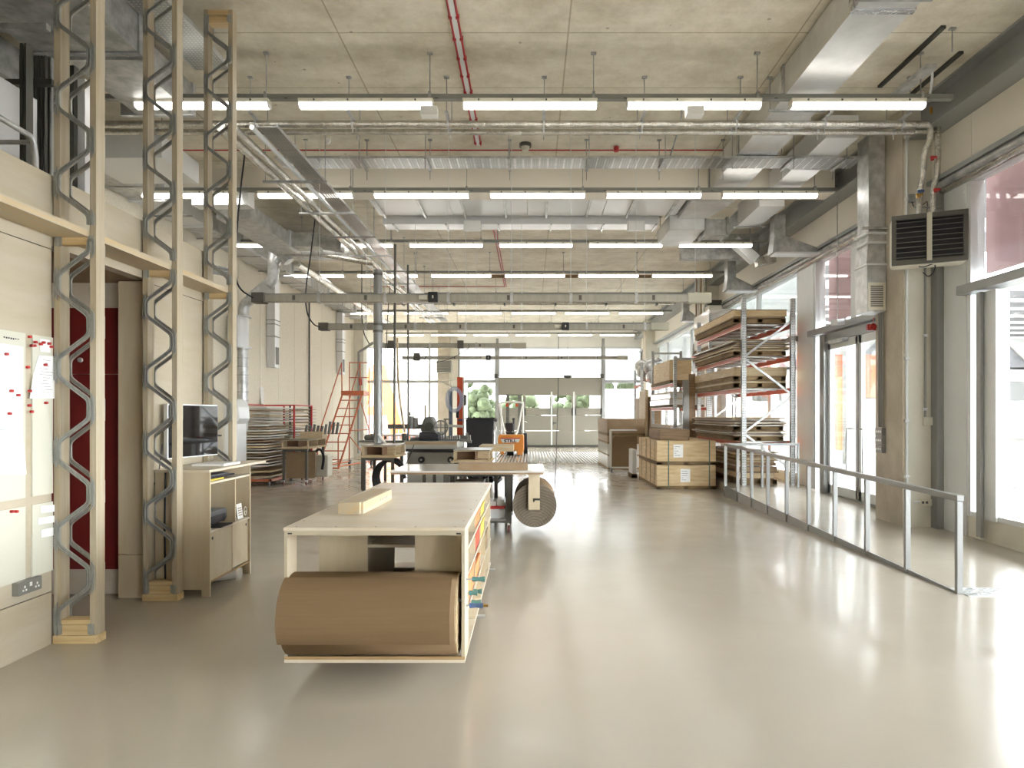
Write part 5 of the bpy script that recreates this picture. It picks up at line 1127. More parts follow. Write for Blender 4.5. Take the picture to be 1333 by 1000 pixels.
# secondary bench further back with clutter, left
t = thing('tool_bench', 'pale low bench with grey drawers behind the extraction pipe', 'bench', (-3.0, 14.5, 0))
Yb_ = 14.0; q = lambda a: px(a, Yb_)
box(q(467), q(526), Yb_, Yb_+.8, .98, 1.02).build('top', 'greytop', t); box(q(470), q(524), Yb_+.02, Yb_+.78, .78, .979).build('drawer_box', 'cream', t)
for a in (471, 522): box(q(a)-.03, q(a)+.03, Yb_+.05, Yb_+.1, 0, .779).build('leg', 'darkframe', t)
t = thing('cloth_heap', 'grey heap of rags on the pale bench at the left', 'cloth', (q(481), Yb_+.3, 1.02))
b = MB(); random.seed(8)
for k in range(7): b.sphere((q(475+k*1.8), Yb_+.3, 1.06+random.random()*.04), .07+random.random()*.02, 7, sz=.8)
b.build('cloth', 'greydk', t)
tag(MB().cyl((q(525), Yb_+.2, 1.02), (q(525), Yb_+.2, 1.16), .07, 12).build('metal_pot', 'greydk'), 'grey metal pot on the bench beside the machine', 'pot')
tag(MB().box(px(497, 16), px(545, 16), 16, 16.7, 1.04, 1.09).build('far_worktop', 'board_w'), 'pale worktop seen far behind the extraction pipe', 'worktop')
o = MB(); 
for a in (500, 542): o.box(px(a, 16)-.03, px(a, 16)+.03, 16.1, 16.16, 0, 1.04)
b = o.build('trestle', 'darkframe'); tag(b, 'dark trestle legs carrying the far pale worktop', 'trestle')
# ================================================================== ORANGE COLUMN, HOSE, BLACK BIN, FORKLIFT
Yo = 21.0; q = lambda a, Y=Yo: px(a, Y)
t = thing('jib_crane', 'orange steel column with a triangular jib arm left of the garage door', 'crane', (q(599), Yo, 0))
box(q(595), q(602.5), Yo, Yo+.18, 0, pz(491, Yo)).build('column', 'deepor', t)
MB().box(q(602.6), q(604), Yo-.02, Yo+.2, 0, pz(491, Yo)).build('column_edge', 'white', t)
b = MB(); b.prism([(q(574), pz(496, Yo)), (q(595), pz(492, Yo)), (q(595), pz(494, Yo)), (q(575), pz(498, Yo))], 1, Yo, Yo+.1); b.prism([(q(574), pz(496, Yo)), (q(596), pz(504, Yo)), (q(596), pz(506.5, Yo)), (q(574), pz(498.5, Yo))], 1, Yo, Yo+.1); b.build('jib_arm', 'cream', t)
MB().box(q(596.5), q(602), Yo-.03, Yo-.001, pz(548, Yo), pz(545.5, Yo)).build('blue_label', 'blue', t)
MB().box(q(604), q(607), Yo-.05, Yo+.1, pz(528, Yo), pz(514, Yo)).build('control_box', 'greydk', t)
t = thing('hose_stand', 'blue grey post with coiled pale blue hoses beside the orange column', 'hose', (q(588), Yo-.4, 0))
box(q(586), q(590.5), Yo-.4, Yo-.25, 0, pz(510, Yo)).build('post', 'bluegrey', t)
for k in range(4):
    rr = .17+.03*k; MB().tube([(q(594)+rr*math.cos(a*PI/10), Yo-.5-.02*k, pz(521, Yo)+(rr+.12)*math.sin(a*PI/10)) for a in range(21)], .012, 6).build('hose_coil', 'hose', t)
tag(MB().box(q(596), q(599.5), Yo-.5, Yo-.42, pz(544, Yo), pz(535, Yo)).build('control_pendant', 'black', bevel=.01), 'small black pendant controller hanging at the orange column', 'controller')
t = thing('wheeled_bin', 'large black lidded container left of the forklift', 'bin', (px(624, 19.5), 19.5, 0))
Yk = 19.5
b = MB().prism([(px(606, Yk), pz(546, Yk)), (px(643, Yk), pz(546, Yk)), (px(641, Yk), pz(590, Yk)), (px(608, Yk), pz(590, Yk))], 1, Yk, Yk+.8); b.build('body', 'black', t, bevel=.02)
box(px(605, Yk), px(644, Yk), Yk-.03, Yk+.83, pz(545.8, Yk), pz(544, Yk)).build('lid', 'blackm', t)
b = MB()
for a in (609, 616, 624, 633, 640): b.box(px(a, Yk), px(a+2, Yk), Yk-.03, Yk+.1, pz(544, Yk), pz(542.5, Yk))
b.build('lid_hinge', 'grey', t)
for a in (610, 639): MB().cyl((px(a, Yk)-.04, Yk+.2, .1), (px(a, Yk)+.04, Yk+.2, .1), .1, 12).build('wheel', 'blackm', t)
t = thing('steel_post', 'thin silver post in front of the black container beside the forklift', 'post', (px(645, 18), 18, 0))
MB().cyl((px(645.5, 18), 18, 0), (px(645.5, 18), 18, pz(555, 18)), .025, 8).build('post', 'alu', t); MB().sphere((px(645.5, 18), 18, pz(547, 18)), .05, 8).build('knob', 'grey', t); MB().cyl((px(645.5, 18), 18, 0), (px(645.5, 18), 18, .03), .12, 14).build('foot', 'alu', t)

Yf = 25.6; f = lambda a: px(a, Yf); g = lambda a, Y=Yf: pz(a, Y)
t = thing('forklift', 'orange counterbalance forklift seen from behind before the garage door', 'forklift', (f(665), 26.3, 0))
sc_ = 889/Yf
xa, xc = f(648.3), f(682)
b = MB(); prof = [(xa, g(569)), (xa, g(585)), (f(652), g(592)), (f(656), g(592)), (f(656), g(587)), (f(673), g(587)), (f(673), g(592.5)), (f(680), g(592.5)), (xc, g(585)), (xc, g(567)), (f(680.5), g(566)), (f(649.5), g(566))]
b.prism(prof, 1, Yf, Yf+.55); b.build('counterweight', 'orange', t, bevel=.03, seg=3)
b = MB().prism([(f(651.5), g(571.5)), (f(677), g(571.5)), (f(675), g(576)), (f(654), g(576.5))], 1, Yf-.012, Yf); b.build('name_plate', 'alu', t)
MB().prism([(f(651), g(570.3)), (f(677), g(570.3)), (f(677), g(571.4)), (f(651.5), g(571.4))], 1, Yf-.012, Yf).build('red_stripe', 'magnet', t)
text('STILL', .15, (f(664.3), Yf-.014, g(575.7)), (PI/2, 0, 0), 'black', t, sx=1.35, bold=.006)
MB().cyl((f(664), Yf-.01, g(581.5)), (f(664), Yf+.02, g(581.5)), .045, 14).build('tow_socket', 'black', t)
box(f(651), f(679.5), Yf+.55, Yf+1.7, .2, g(567.5)).build('body', 'greydk', t, bevel=.03)
MB().cyl((f(660), Yf+.4, .16), (f(668), Yf+.4, .16), .16, 20).build('rear_wheel', 'blackm', t)
for a0, a1 in ((648.5, 652), (681, 686.5)): 
    w_ = MB().cyl((f(a0), Yf+1.5, .23), (f(a1), Yf+1.5, .23), .23, 20).build('front_wheel', 'blackm', t)
MB().box(f(680.5), f(686), Yf+1.1, Yf+1.9, .3, g(565)).build('mudguard', 'black', t, bevel=.02)
# guard
gz = g(524.5); b = MB()
b.tube([(f(658), Yf+.1, g(566)), (f(656), Yf+.15, g(562)), (f(650), Yf+.35, gz-.15), (f(649.5), Yf+.4, gz-.02), (f(652), Yf+.42, gz+.02), (f(665), Yf+.42, gz+.05), (f(678), Yf+.42, gz+.02), (f(680.5), Yf+.4, gz-.02), (f(679.5), Yf+.35, gz-.15), (f(674), Yf+.15, g(562)), (f(671), Yf+.1, g(566))], .035, 8, smooth=1)
for a in (650, 680.5): b.tube([(f(a), Yf+.4, gz), (f(a), Yf+1.5, gz+.04), (f(a), Yf+1.62, gz-.1), (f(a), Yf+1.75, g(568))], .03, 8, smooth=1)
b.tube([(f(650), Yf+1.5, gz+.04), (f(680.5), Yf+1.5, gz+.04)], .03, 8)
for k in range(4): b.tube([(f(650), Yf+.65+k*.22, gz+.02), (f(680.5), Yf+.65+k*.22, gz+.02)], .012, 6)
b.build('overhead_guard', 'white', t)
b = MB().prism([(f(656), g(551)), (f(667), g(550.5)), (f(668), g(553)), (f(668), g(561)), (f(665), g(563)), (f(659.5), g(562)), (f(656.5), g(556))], 1, Yf+.45, Yf+.6); b.build('seat_back', 'black', t, bevel=.03)
box(f(656), f(669), Yf+.55, Yf+1.0, g(567), g(563)).build('seat', 'black', t, bevel=.02)
MB().cyl((f(668), Yf+.7, g(547)), (f(668), Yf+.7, g(562)), .04, 10).sphere((f(668), Yf+.7, g(546)), .06, 8).build('control_lever', 'black', t)
for a0, a1 in ((656.5, 661), (673, 678)): MB().box(f(a0), f(a1), Yf+1.9, Yf+2.05, .05, g(513)).build('mast_rail', 'greydk', t)
b = MB().box(f(654), f(680), Yf+1.88, Yf+2.07, g(513), g(511.5)); b.box(f(657), f(677), Yf+1.92, Yf+2.0, g(518), g(517)); b.box(f(657), f(677), Yf+1.92, Yf+2.0, .5, .6); b.build('mast_crossbar', 'greydk', t)
for a in (659.5, 672.5): MB().cyl((f(a), Yf+.5, gz-.08), (f(a), Yf+.56, gz-.08), .06, 12).build('lamp', 'deepor', t)
for a in (658, 675): MB().box(f(a)-.05, f(a)+.05, Yf+2.1, Yf+3.1, .05, .09).build('fork', 'dark', t)
MB().tube([(f(680), Yf+1.2, g(549)), (f(684), Yf+1.2, g(549)), (f(686), Yf+1.2, g(551))], .012, 6).build('mirror_arm', 'white', t)
MB().tube([(f(666), Yf+1.2, g(556)), (f(663), Yf+1.3, g(560))], .02, 6).build('steering_column', 'black', t)
# ================================================================== SHEET RACK + ORANGE STEPS
t = thing('sheet_trolley', 'dark red steel trolley rack carrying thin boards by the left wall', 'rack', (-5.9, 15.2, 0))
def rkp(a, c, Y): return (px(a, Y), Y, pz(c, Y))
for (x, y) in ((-6.34, 14.8), (-6.34, 17.6), (-5.63, 17.6), (-5.63, 16.3)): box(x-.02, x+.02, y-.02, y+.02, .14, 1.76).build('upright', 'magnet', t)
MB().box(-6.36, -5.6, 14.78, 14.84, .10, .15).box(-6.36, -5.6, 17.6, 17.66, .10, .15).box(-6.36, -6.30, 14.78, 17.66, .10, .15).box(-5.66, -5.6, 14.78, 17.66, .10, .15).build('base_frame', 'ladder', t)
for x, y in ((-6.2, 14.85), (-5.68, 14.85), (-5.66, 16.2), (-5.66, 17.6)):
    c = MB().cyl((x-.015, y, .05), (x+.015, y, .05), .05, 14).build('caster_wheel', 'grey', t); MB().box(x-.025, x+.025, y-.02, y+.02, .05, .1).build('caster_fork', 'steel', c)
MB().box(-6.36, -5.61, 16.28, 16.32, 1.76, 1.79).box(-5.65, -5.61, 16.28, 17.62, 1.76, 1.79).box(-6.36, -6.32, 14.78, 17.62, 1.76, 1.79).build('top_bar', 'magnet', t)
random.seed(21)
for sec, (xa, xb2, ya, yb, n, z0, dz, word) in enumerate(((-6.28, -5.70, 14.85, 16.1, 16, .42, .059, 'near stack of the sheet trolley'), (-6.27, -5.72, 16.45, 17.5, 18, .26, .059, 'far stack of the sheet trolley'), (-6.29, -5.72, 15.1, 17.5, 6, 1.39, .06, 'long top stack of the sheet trolley'))):
    for k in range(n):
        z = z0+k*dz; m_ = ['board_w', 'board_w', 'board', 'board_w', 'mdf'][k % 5]
        o = box(xa+random.uniform(-.01, .01), xb2+random.uniform(-.12, .03), ya+random.uniform(-.08, .08), yb, z, z+dz*random.uniform(.4, .55)).build('thin_board', m_)
        tag(o, 'thin board, %s from the bottom in the %s' % (ORD[k], word), 'board', 'thin boards on the sheet trolley')
o = box(-6.29, -5.68, 14.85, 17.55, .18, .21).build('thin_board', 'board'); tag(o, 'widest thin board lying lowest on the sheet trolley', 'board', 'thin boards on the sheet trolley')
o = box(-6.2, -5.6, 14.7, 16.2, .3, .33).build('thin_board', 'board'); tag(o, 'pale board jutting out low in the near part of the sheet trolley', 'board', 'thin boards on the sheet trolley')
o = MB().bar((px(343, 16.4), 16.36, 1.795), (px(340, 16.4), 16.4, 2.22), .21, .02, up=(1, 0, 0)).build('leaning_board', 'board_w'); tag(o, 'small white board standing on top of the sheet trolley', 'board')
for k in range(9):
    z = 1.0+k*.085; o = box(-6.3, -5.82, 17.95, 18.6, z, z+.02).build('thin_board', 'board_w' if k % 2 else 'board'); tag(o, 'thin board on the wall rack between trolley and orange steps, %s from the bottom' % ORD[k], 'board', 'thin boards on the wall rack')
t = thing('wall_rack', 'dark open rack for boards left of the orange steps', 'rack', (-4.7, 18.1, 0))
for x in (-6.33, -5.79): box(x-.02, x+.02, 18.0, 18.04, 0, 1.8).build('upright', 'darkframe', t)
b = MB()
for k in range(9): b.box(-6.33, -5.79, 18.0, 18.04, .985+k*.085, .999+k*.085)
b.build('bearer', 'darkframe', t)
# orange rolling steps, facing camera/right
t = thing('rolling_steps', 'tall orange tubular warehouse steps on wheels against the left wall', 'steps', (-5.3, 19.5, 0))
Ys, Yr = 18.8, 20.9                                                   # front foot and rear wheel
def st(a, c, Y): return (px(a, Y), Y, pz(c, Y))
TT = lambda pts, r=.02, nm='frame_tube', sm=0: MB().tube(pts, r, 8, smooth=sm).build(nm, 'ladder', t)
zp = 2.12; W0, W1 = st(416, 0, Ys)[0], st(427, 0, Ys)[0]
lx0, lx1 = -5.85, -5.28                                              # steps between these at the foot
TT([(lx1, Ys, .06), (-4.93, 20.0, zp)], .025); TT([(lx0, Ys, .06), (-5.5, 20.0, zp)], .025)
for k in range(8):
    u = (k+1)/8.6; y = Ys+(20.0-Ys)*u; z = .06+(zp-.06)*u; a = lx0+(-5.5-lx0)*u; c = lx1+(-4.93-lx1)*u
    MB().box(a, c, y, y+.16, z-.015, z+.01).build('step', 'ladder', t)
MB().box(-5.52, -4.86, 19.95, 20.6, zp, zp+.13).build('platform', 'ladder', t)
TT([(lx1, Ys, .9), (-4.98, 20.0, zp+.95), (-4.98, 20.05, zp+.1)], .018, 'handrail'); TT([(lx0, Ys, .9), (-5.52, 20.0, zp+.95), (-5.52, 20.05, zp+.1)], .018, 'handrail')
TT([(lx1, Ys, .06), (lx1, Ys, .9)], .018, 'handrail'); TT([(lx0, Ys, .06), (lx0, Ys, .9)], .018, 'handrail')
TT([(-5.45, 20.6, .06), (-5.45, 20.6, zp+1.0), (-4.86, 20.6, zp+1.0), (-4.86, 20.6, .06)], .02, 'rear_frame'); TT([(-5.45, 20.6, zp+.55), (-4.86, 20.6, zp+.55)], .015, 'rear_rail')
TT([(lx1, Ys, .12), (-4.86, 20.6, .14)], .02); TT([(lx0, Ys, .12), (-5.45, 20.6, .14)], .02); TT([(lx0, Ys, .08), (lx1, Ys, .08)], .02)
TT([(-5.1, 19.5, 1.1), (-4.86, 20.6, 1.1)], .015); TT([(-4.86, 20.6, .16), (-5.16, 19.35, 1.0)], .015); TT([(-4.86, 20.6, 1.1), (-4.95, 20.0, 1.9)], .015)
MB().tube([(-5.0, 20.1, zp+.5), (-4.99, 20.12, zp+.3)], .05, 8).build('knob', 'magnet', t)
for x in (-5.45, -4.80): MB().cyl((x-.02, 20.65, .1), (x+.02, 20.65, .1), .1, 16).build('wheel', 'blackm', t)

# ================================================================== CRATES AND STACKS AT RIGHT
def pallet(x0, x1, y0, y1, z, parent, h=.1):
    b = MB()
    for k in range(3): xx = x0+(x1-x0-.1)*k/2; b.box(xx, xx+.1, y0, y1, z, z+h-.02)
    for k in range(3): yy = y0+(y1-y0-.1)*k/2; b.box(x0, x1, yy, yy+.1, z, z+h-.02)
    b.box(x0, x1, y0, y1, z+h-.02, z+h)
    return b.build('skid', 'pallet', parent)
def crate(z0, label, papx):
    x0, x1, y0, y1 = 2.64, 3.86, 14.2, 16.55
    t = thing('wooden_crate', label, 'crate', (3.25, 15.4, z0), 'strapped wooden crates')
    pallet(x0, x1, y0, y1, z0, t, .07)
    b = MB()
    for k in range(2): b.box(x0, x1, y0, y1, z0+.071+k*.215, z0+.071+k*.215+.213)
    b.build('crate_box', 'cratewood', t)
    b = MB(); 
    for y in (y0+.25, y0+.75, y0+1.3, y0+1.9): b.box(x0-.012, x0, y, y+.02, z0+.07, z0+.5)
    b.build('side_batten', 'pine', t)
    b = MB()
    for x in (x0+.24, x1-.13): b.box(x-.012, x+.012, y0-.003, y0, z0+.02, z0+.503); b.box(x-.012, x+.012, y0, y1, z0+.5, z0+.504)
    b.build('strap', 'strap', t)
    L_ = box(papx, papx+.2, y0-.004, y0-.001, z0+.15, z0+.42).build('shipping_label', 'paper', t)
    b = MB()
    for k in range(5): b.box(papx+.02, papx+.06+random.random()*.1, y0-.0055, y0-.004, z0+.19+k*.045, z0+.2+k*.045)
    b.build('printed_lines', 'ink', L_)
    return t
crate(.0, 'long pale wooden crate with green straps standing on the floor, lower one of two', 3.13)
crate(.51, 'long pale wooden crate with green straps stacked on the lower crate', 2.98)
tag(box(2.72, 3.35, 14.35, 15.6, 1.016, 1.24).build('cardboard_box', 'board_d', bevel=.004), 'low brown cardboard box lying on top of the two crates', 'box')
# boards beside on landing
random.seed(31)
def pile(x0, x1, y0, y1, z, spec, where, grp, jit=.05):
    """spec: list of (thickness, material)"""
    for k, (h, mm) in enumerate(spec):
        if mm == 'gap':
            t = thing('pallet', 'timber pallet, %s layer up in %s' % (ORD[k], where), 'pallet', ((x0+x1)/2, (y0+y1)/2, z), 'pallets in the racks')
            b = MB()
            for q in range(3): xx = x0+(x1-x0-.09)*q/2; b.box(xx, xx+.09, y0, y1, z+.015, z+h-.018)
            for q in range(5): yy = y0+(y1-y0-.09)*q/4; b.box(x0, x1, yy, yy+.09, z+.015, z+h-.018)
            b.build('block', 'pallet', t); box(x0, x1, y0, y1, z+h-.017, z+h-.001).build('deck', 'pallet', t); box(x0, x1, y0, y1, z, z+.014).build('base', 'pallet', t)
        else:
            o = box(x0+random.uniform(-jit, jit*.4), x1+random.uniform(-jit, jit), y0+random.uniform(-jit, jit), y1+random.uniform(-jit, jit), z+.001, z+h-.002).build('sheet_pack', mm); tag(o, '%s sheet, %s layer up in %s' % ({'board': 'pale wooden', 'board_d': 'dark brown', 'board_w': 'white faced', 'mdf': 'brown fibreboard', 'pine_y': 'light timber', 'ply_x': 'birch plywood', 'cratewood': 'knotty timber'}[mm], ORD[k], where), 'board', grp)
        z += h
    return z
pile(4.22, 4.92, 13.6, 16.5, .162, [(.10, 'gap'), (.03, 'board_d'), (.10, 'board'), (.03, 'board_d'), (.09, 'mdf'), (.025, 'board_w'), (.06, 'mdf'), (.03, 'board'), (.02, 'board_d'), (.05, 'board'), (.03, 'mdf'), (.02, 'board_d'), (.03, 'board'), (.02, 'board_d')], 'the floor pile under the near pallet rack', 'sheets under the near pallet rack', .09)
# --- near pallet rack
RX0, RX1, RY0, RY1, RZ = 4.14, 5.1, 13.35, 16.9, .16
t = thing('pallet_rack', 'tall galvanised pallet rack with orange beams, nearest one by the window', 'rack', (4.6, 15, RZ))
ztop = pz(388, 13.3)
def upright(t, x, y, z0, z1, w=.09):
    b = MB().box(x, x+w, y, y+.006, z0, z1); b.box(x, x+.006, y, y+.07, z0, z1); b.box(x+w-.006, x+w, y, y+.07, z0, z1)
    z = z0+.05
    while z < z1: b.box(x+.02, x+.032, y-.001, y, z, z+.02, 1); b.box(x+w-.032, x+w-.02, y-.001, y, z, z+.02, 1); z += .05
    b.build('upright', ['steel', 'dark'], t)
for y in (RY0, RY1):
    for x in (RX0, RX1): upright(t, x, y, RZ, ztop)
    zz = RZ+.3; s = 0
    while zz+.75 < ztop:
        a, c = (RX0+.05, RX1+.04) if s % 2 else (RX1+.04, RX0+.05)
        MB().bar((a, y+.035, zz), (c, y+.035, zz+.72), .03, .04).build('brace', 'steel', t); zz += .74; s += 1
lv = [pz(573, 13.35), pz(502.5, 13.35)+.01, pz(460, 13.35)+.02, pz(418, 13.35)+.02]
lv = [1.03, 2.08, 2.72, 3.36]
for z in lv:
    for x in (RX0+.0, RX1+.04):
        bm_ = MB().box(x, x+.05, RY0+.08, RY1-.01, z-.1, z).build('beam', 'orange_r', t)
        if x < 4.5: 
            b = MB()
            b.box(x-.004, x, RY0+.12, RY1-.05, z-.012, z-.001); b.box(x-.004, x, RY0+.12, RY1-.05, z-.098, z-.088); b.build('beam_lip', 'white', bm_)
    b = MB()
    for k in range(6): yy = RY0+.3+k*.58; b.box(RX0+.06, RX1+.03, yy, yy+.12, z-.03, z)
    b.build('deck_bar', 'steel', t)
px0, px1, py0, py1 = RX0-.10, RX1-.04, RY0+.16, RY1-.2
J_ = .09
G_ = 'sheets in the near pallet rack'
pile(px0, px1-.05, py0, py1, 1.031, [(.09, 'gap'), (.02, 'board'), (.018, 'board_w'), (.02, 'board_d'), (.02, 'board_w'), (.018, 'board'), (.02, 'board_d'), (.09, 'gap'), (.018, 'board_w'), (.018, 'board_d'), (.02, 'board'), (.018, 'board_w'), (.02, 'board_d'), (.018, 'board'), (.02, 'board_w'), (.018, 'mdf'), (.02, 'board')], 'the lowest shelf of the near pallet rack', G_, .09)
pile(px0, px1, py0, py1, 2.081, [(.1, 'gap'), (.03, 'pine_y'), (.02, 'mdf'), (.09, 'gap'), (.17, 'board')], 'the second shelf of the near pallet rack', G_, .03)
pile(px0, px1, py0, py1, 2.721, [(.09, 'gap'), (.03, 'pine_y'), (.018, 'board_d'), (.03, 'board'), (.018, 'board_d'), (.02, 'board_w'), (.018, 'board_d'), (.02, 'board'), (.018, 'mdf'), (.02, 'board_w'), (.018, 'board_d'), (.02, 'board')], 'the third shelf of the near pallet rack', G_, .09)
pile(px0, px1, py0, py1, 3.361, [(.1, 'gap'), (.03, 'mdf'), (.12, 'cratewood'), (.02, 'board_d')], 'the top shelf of the near pallet rack', G_)
# --- middle rack
RX0, RX1, RY0, RY1, RZ = 3.6, 4.42, 17.1, 20.2, 0
t = thing('pallet_rack', 'shorter galvanised pallet rack with red beams behind the crates', 'rack', (4.0, 18.6, 0))
for y, zt_2 in ((RY0, pz(463.5, 17.1)), (RY1, pz(457, 20.2))):
    for x in (RX0, RX1): upright(t, x, y, RZ, zt_2, .08)
    MB().box(RX0, RX1+.08, y+.02, y+.06, zt_2-.1, zt_2-.04).build('top_tie', 'steel', t)
for z in (.95, 1.75, 2.35):
    for x in (RX0-.01, RX1+.04):
        bm_ = MB().box(x, x+.05, RY0+.08, RY1, z-.09, z).build('beam', 'orange_r', t); MB().box(x-.004, x, RY0+.1, RY1, z-.012, z-.001).box(x-.004, x, RY0+.1, RY1, z-.088, z-.078).build('beam_lip', 'white', bm_)
G_ = 'sheets in the middle rack'
pile(RX0-.04, RX1, RY0+.25, RY1-.1, .951, [(.08, 'gap'), (.10, 'board_w'), (.06, 'gap'), (.10, 'board_w')], 'the lowest shelf of the middle rack', G_, .02)
pile(RX0-.04, RX1, RY0+.25, RY1-.1, 1.751, [(.05, 'gap'), (.14, 'board_w'), (.03, 'board'), (.14, 'board_w'), (.03, 'board')], 'the middle shelf of the middle rack', G_, .03)
pile(RX0-.04, RX1, RY0+.25, RY1-.1, 2.351, [(.08, 'gap')], 'the top shelf of the middle rack', G_, .03)
tag(box(RX0-.05, RX1-.3, RY0+.3, RY1-.6, 2.433, 2.95).build('timber_box', 'cratewood', bevel=.005), 'pale knotty timber box on the top shelf of the middle rack', 'box')
for k, (a, Yq, c0, c1, mm, lab) in enumerate(((893, 16.95, 495, 560, 'alu_d', 'tall grey panel leaning at the end of the middle rack'), (901, 17.0, 487, 562, 'board_d', 'tall brown panel leaning between the two pallet racks'))):
    o = box(px(a-4.5, Yq), px(a+3.5, Yq), Yq-.05, Yq+.0, .0, pz(c0, Yq)).build('tall_sheet', mm); tag(o, lab, 'panel')
tag(box(3.62, 3.9, 20.5, 21.5, 0, 2.1).build('brown_panel_pack', 'mdf'), 'pack of tall brown panels standing behind the middle rack', 'panel')
tag(box(3.5, 3.58, 20.7, 21.9, 0, 2.3).build('pale_panel_pack', 'board'), 'pale tall panel standing left of the brown panel pack', 'panel')
# white wrapped pallet top of racks
t = thing('wrapped_pallet', 'white wrapped load on a pallet high up between the two racks', 'load', (4.6, 17.9, 3.2))
RZ3 = 3.2
box(4.55, 5.2, 17.35, 19.0, RZ3+.1, RZ3+1.05).build('wrapped_load', 'board_w', t, bevel=.04); pallet(4.55, 5.2, 17.3, 19.0, RZ3, t, .1)
t = thing('pallet_rack', 'orange beamed rack section carrying the white wrapped load', 'rack', (4.8, 18, 0))
for x in (4.52, 5.12): upright(t, x, 17.25, 0, 4.1, .08); upright(t, x, 19.0, 0, 3.5, .08)
for x in (4.5, 5.2): 
    for z in (3.19, 2.35): MB().box(x, x+.05, 17.33, 19.0, z-.1, z).build('beam', 'deepor' if z > 3 else 'orange_r', t)
# far rack with silver wrap
t = thing('pallet_rack', 'slim far rack holding silver wrapped goods near the garage door', 'rack', (3.8, 23.5, 0))
for x in (3.6, 4.4):
    for y in (22.2, 23.6): upright(t, x, y, 0, 3.25, .08)
for z in (1.2, 2.55):
    for x in (3.59, 4.44): MB().box(x, x+.05, 22.28, 23.6, z-.09, z).build('beam', 'orange_r', t)
b = MB(); random.seed(17)
for k in range(9): b.sphere((3.75+random.random()*.5, 22.5+random.random()*.8, 2.8+random.random()*.4), .26, 8)
o = b.build('silver_wrapped_goods', 'silverw'); tag(o, 'crumpled silver wrapped goods on top of the far rack', 'goods')
tag(box(3.62, 4.3, 22.35, 23.5, 1.21, 2.1).build('brown_carton', 'mdf'), 'brown cardboard carton on the far rack shelf', 'carton')
# --- sheet stack left of racks
x0, x1, y0, y1 = 2.2, 3.27, 19.4, 22.1
z = 0
specs = [(.05, 'gap'), (.33, 'board_w'), (.04, 'gap'), (.30, 'board_w'), (.05, 'gap'), (.18, 'mdf'), (.08, 'gap'), (.40, 'mdf')]
pile(x0, x1, y0, y1, 0, specs, 'the tall stack left of the crates', 'sheet packs left of the crates', .015)
t = thing('board_trolley', 'wheeled trolley holding a bent brown cardboard sheet before the tall stack', 'trolley', (2.7, 18.9, 0))
Yt = 18.3; q = lambda a: px(a, Yt)
b = MB(); n = 12
pr = [(q(796), .2), (q(797), .85), (q(799), .95)]+[(q(827), .95), (q(827), .25)]
b.prism([(q(796), .16), (q(829), .16), (q(829), .98), (q(800), .98), (q(797), .9)], 1, Yt, Yt+.35); b.build('cardboard_load', 'card', t)
b = MB().box(q(793), q(796), Yt-.05, Yt-.01, .12, 1.15); b.box(q(793), q(829), Yt-.05, Yt+.4, .12, .155); b.build('frame', 'board_w', t)
MB().box(q(796), q(829), Yt-.03, Yt+.38, 1.12, 1.15).build('top_bar', 'alu', t)
for a in (796, 826):
    MB().cyl((q(a)-.015, Yt, .06), (q(a)+.015, Yt, .06), .06, 14).build('caster_wheel', 'grey', t)
tag(box(2.5, 2.61, 16.7, 17.3, .1, .7).build('plastic_wrapped_pack', 'tube', bevel=.02), 'small pack wrapped in pale plastic beside the crates', 'pack')
o = pallet(2.48, 2.62, 16.68, 17.3, 0, None, .1); tag(o, 'narrow timber skid under the plastic wrapped pack', 'pallet')

# ================================================================== OUTSIDE
def outside(b, name, m, label, cat): return tag(b.build(name, m), label, cat)
g1 = struct(box(-60, 90, YE+.3, 110, -.2, -.02).build('ground_back', 'paving'))
g2 = struct(box(5.75, 90, -30, YE+.3, -.2, -.03).build('ground_right', 'asphalt'))
b = MB(); b.box(8.5, 9.6, 5, 40, -.03, -.02); b.box(13, 18, 5, 40, -.03, -.02); struct(b.build('pavement_strip', 'paving'))
t = thing('entrance_canopy', 'grey slatted canopy outside the right hand windows', 'canopy', (10, 15, 5.1))
MB().box(6.4, 10.5, -6, 36, 5.3, 5.5).build('slab', 'facade_g', t)
for k in range(14): MB().box(6.4, 10.5, -5+k*3, -4.7+k*3, 5.12, 5.3).build('slat_beam', 'white', t)
for k in range(4): MB().box(10.2, 10.5, k*11, k*11+.3, -.03, 5.3).build('canopy_post', 'alu_d', t)
# building across at right
b = MB(); b.box(14, 46, 46, 48, -.2, 2.4); b.box(14, 46, 46.3, 48, 2.4, 3.8); b.box(14, 46, 46, 48, 3.8, 4.6)
t = thing('white_building', 'pale building with dark windows seen through the right hand glazing', 'building', (30, 47, 0)); b.build('wall', 'facade', t)
for k in range(9): MB().box(15+k*3.4, 17+k*3.4, 46.2, 46.3, 2.5, 3.75).build('window', 'dkwin', t)
b = MB()
for k in range(8): b.prism([(15+k*4, 6.6), (19+k*4, 6.6), (17+k*4, 4.7)], 1, 44.9, 45.1)
b.build('zigzag_fascia', 'facade', t)
MB().box(14, 46, 45.1, 48, 4.7, 6.6).build('grey_fascia', 'facade_g', t)
MB().box(14, 46, 28, 45, 6.65, 7.0).build('canopy', 'facade_g', t)
for k in range(6): MB().box(14, 46, 30+k*2.4, 30.3+k*2.4, 6.55, 6.65).build('soffit_light', 'white', t)
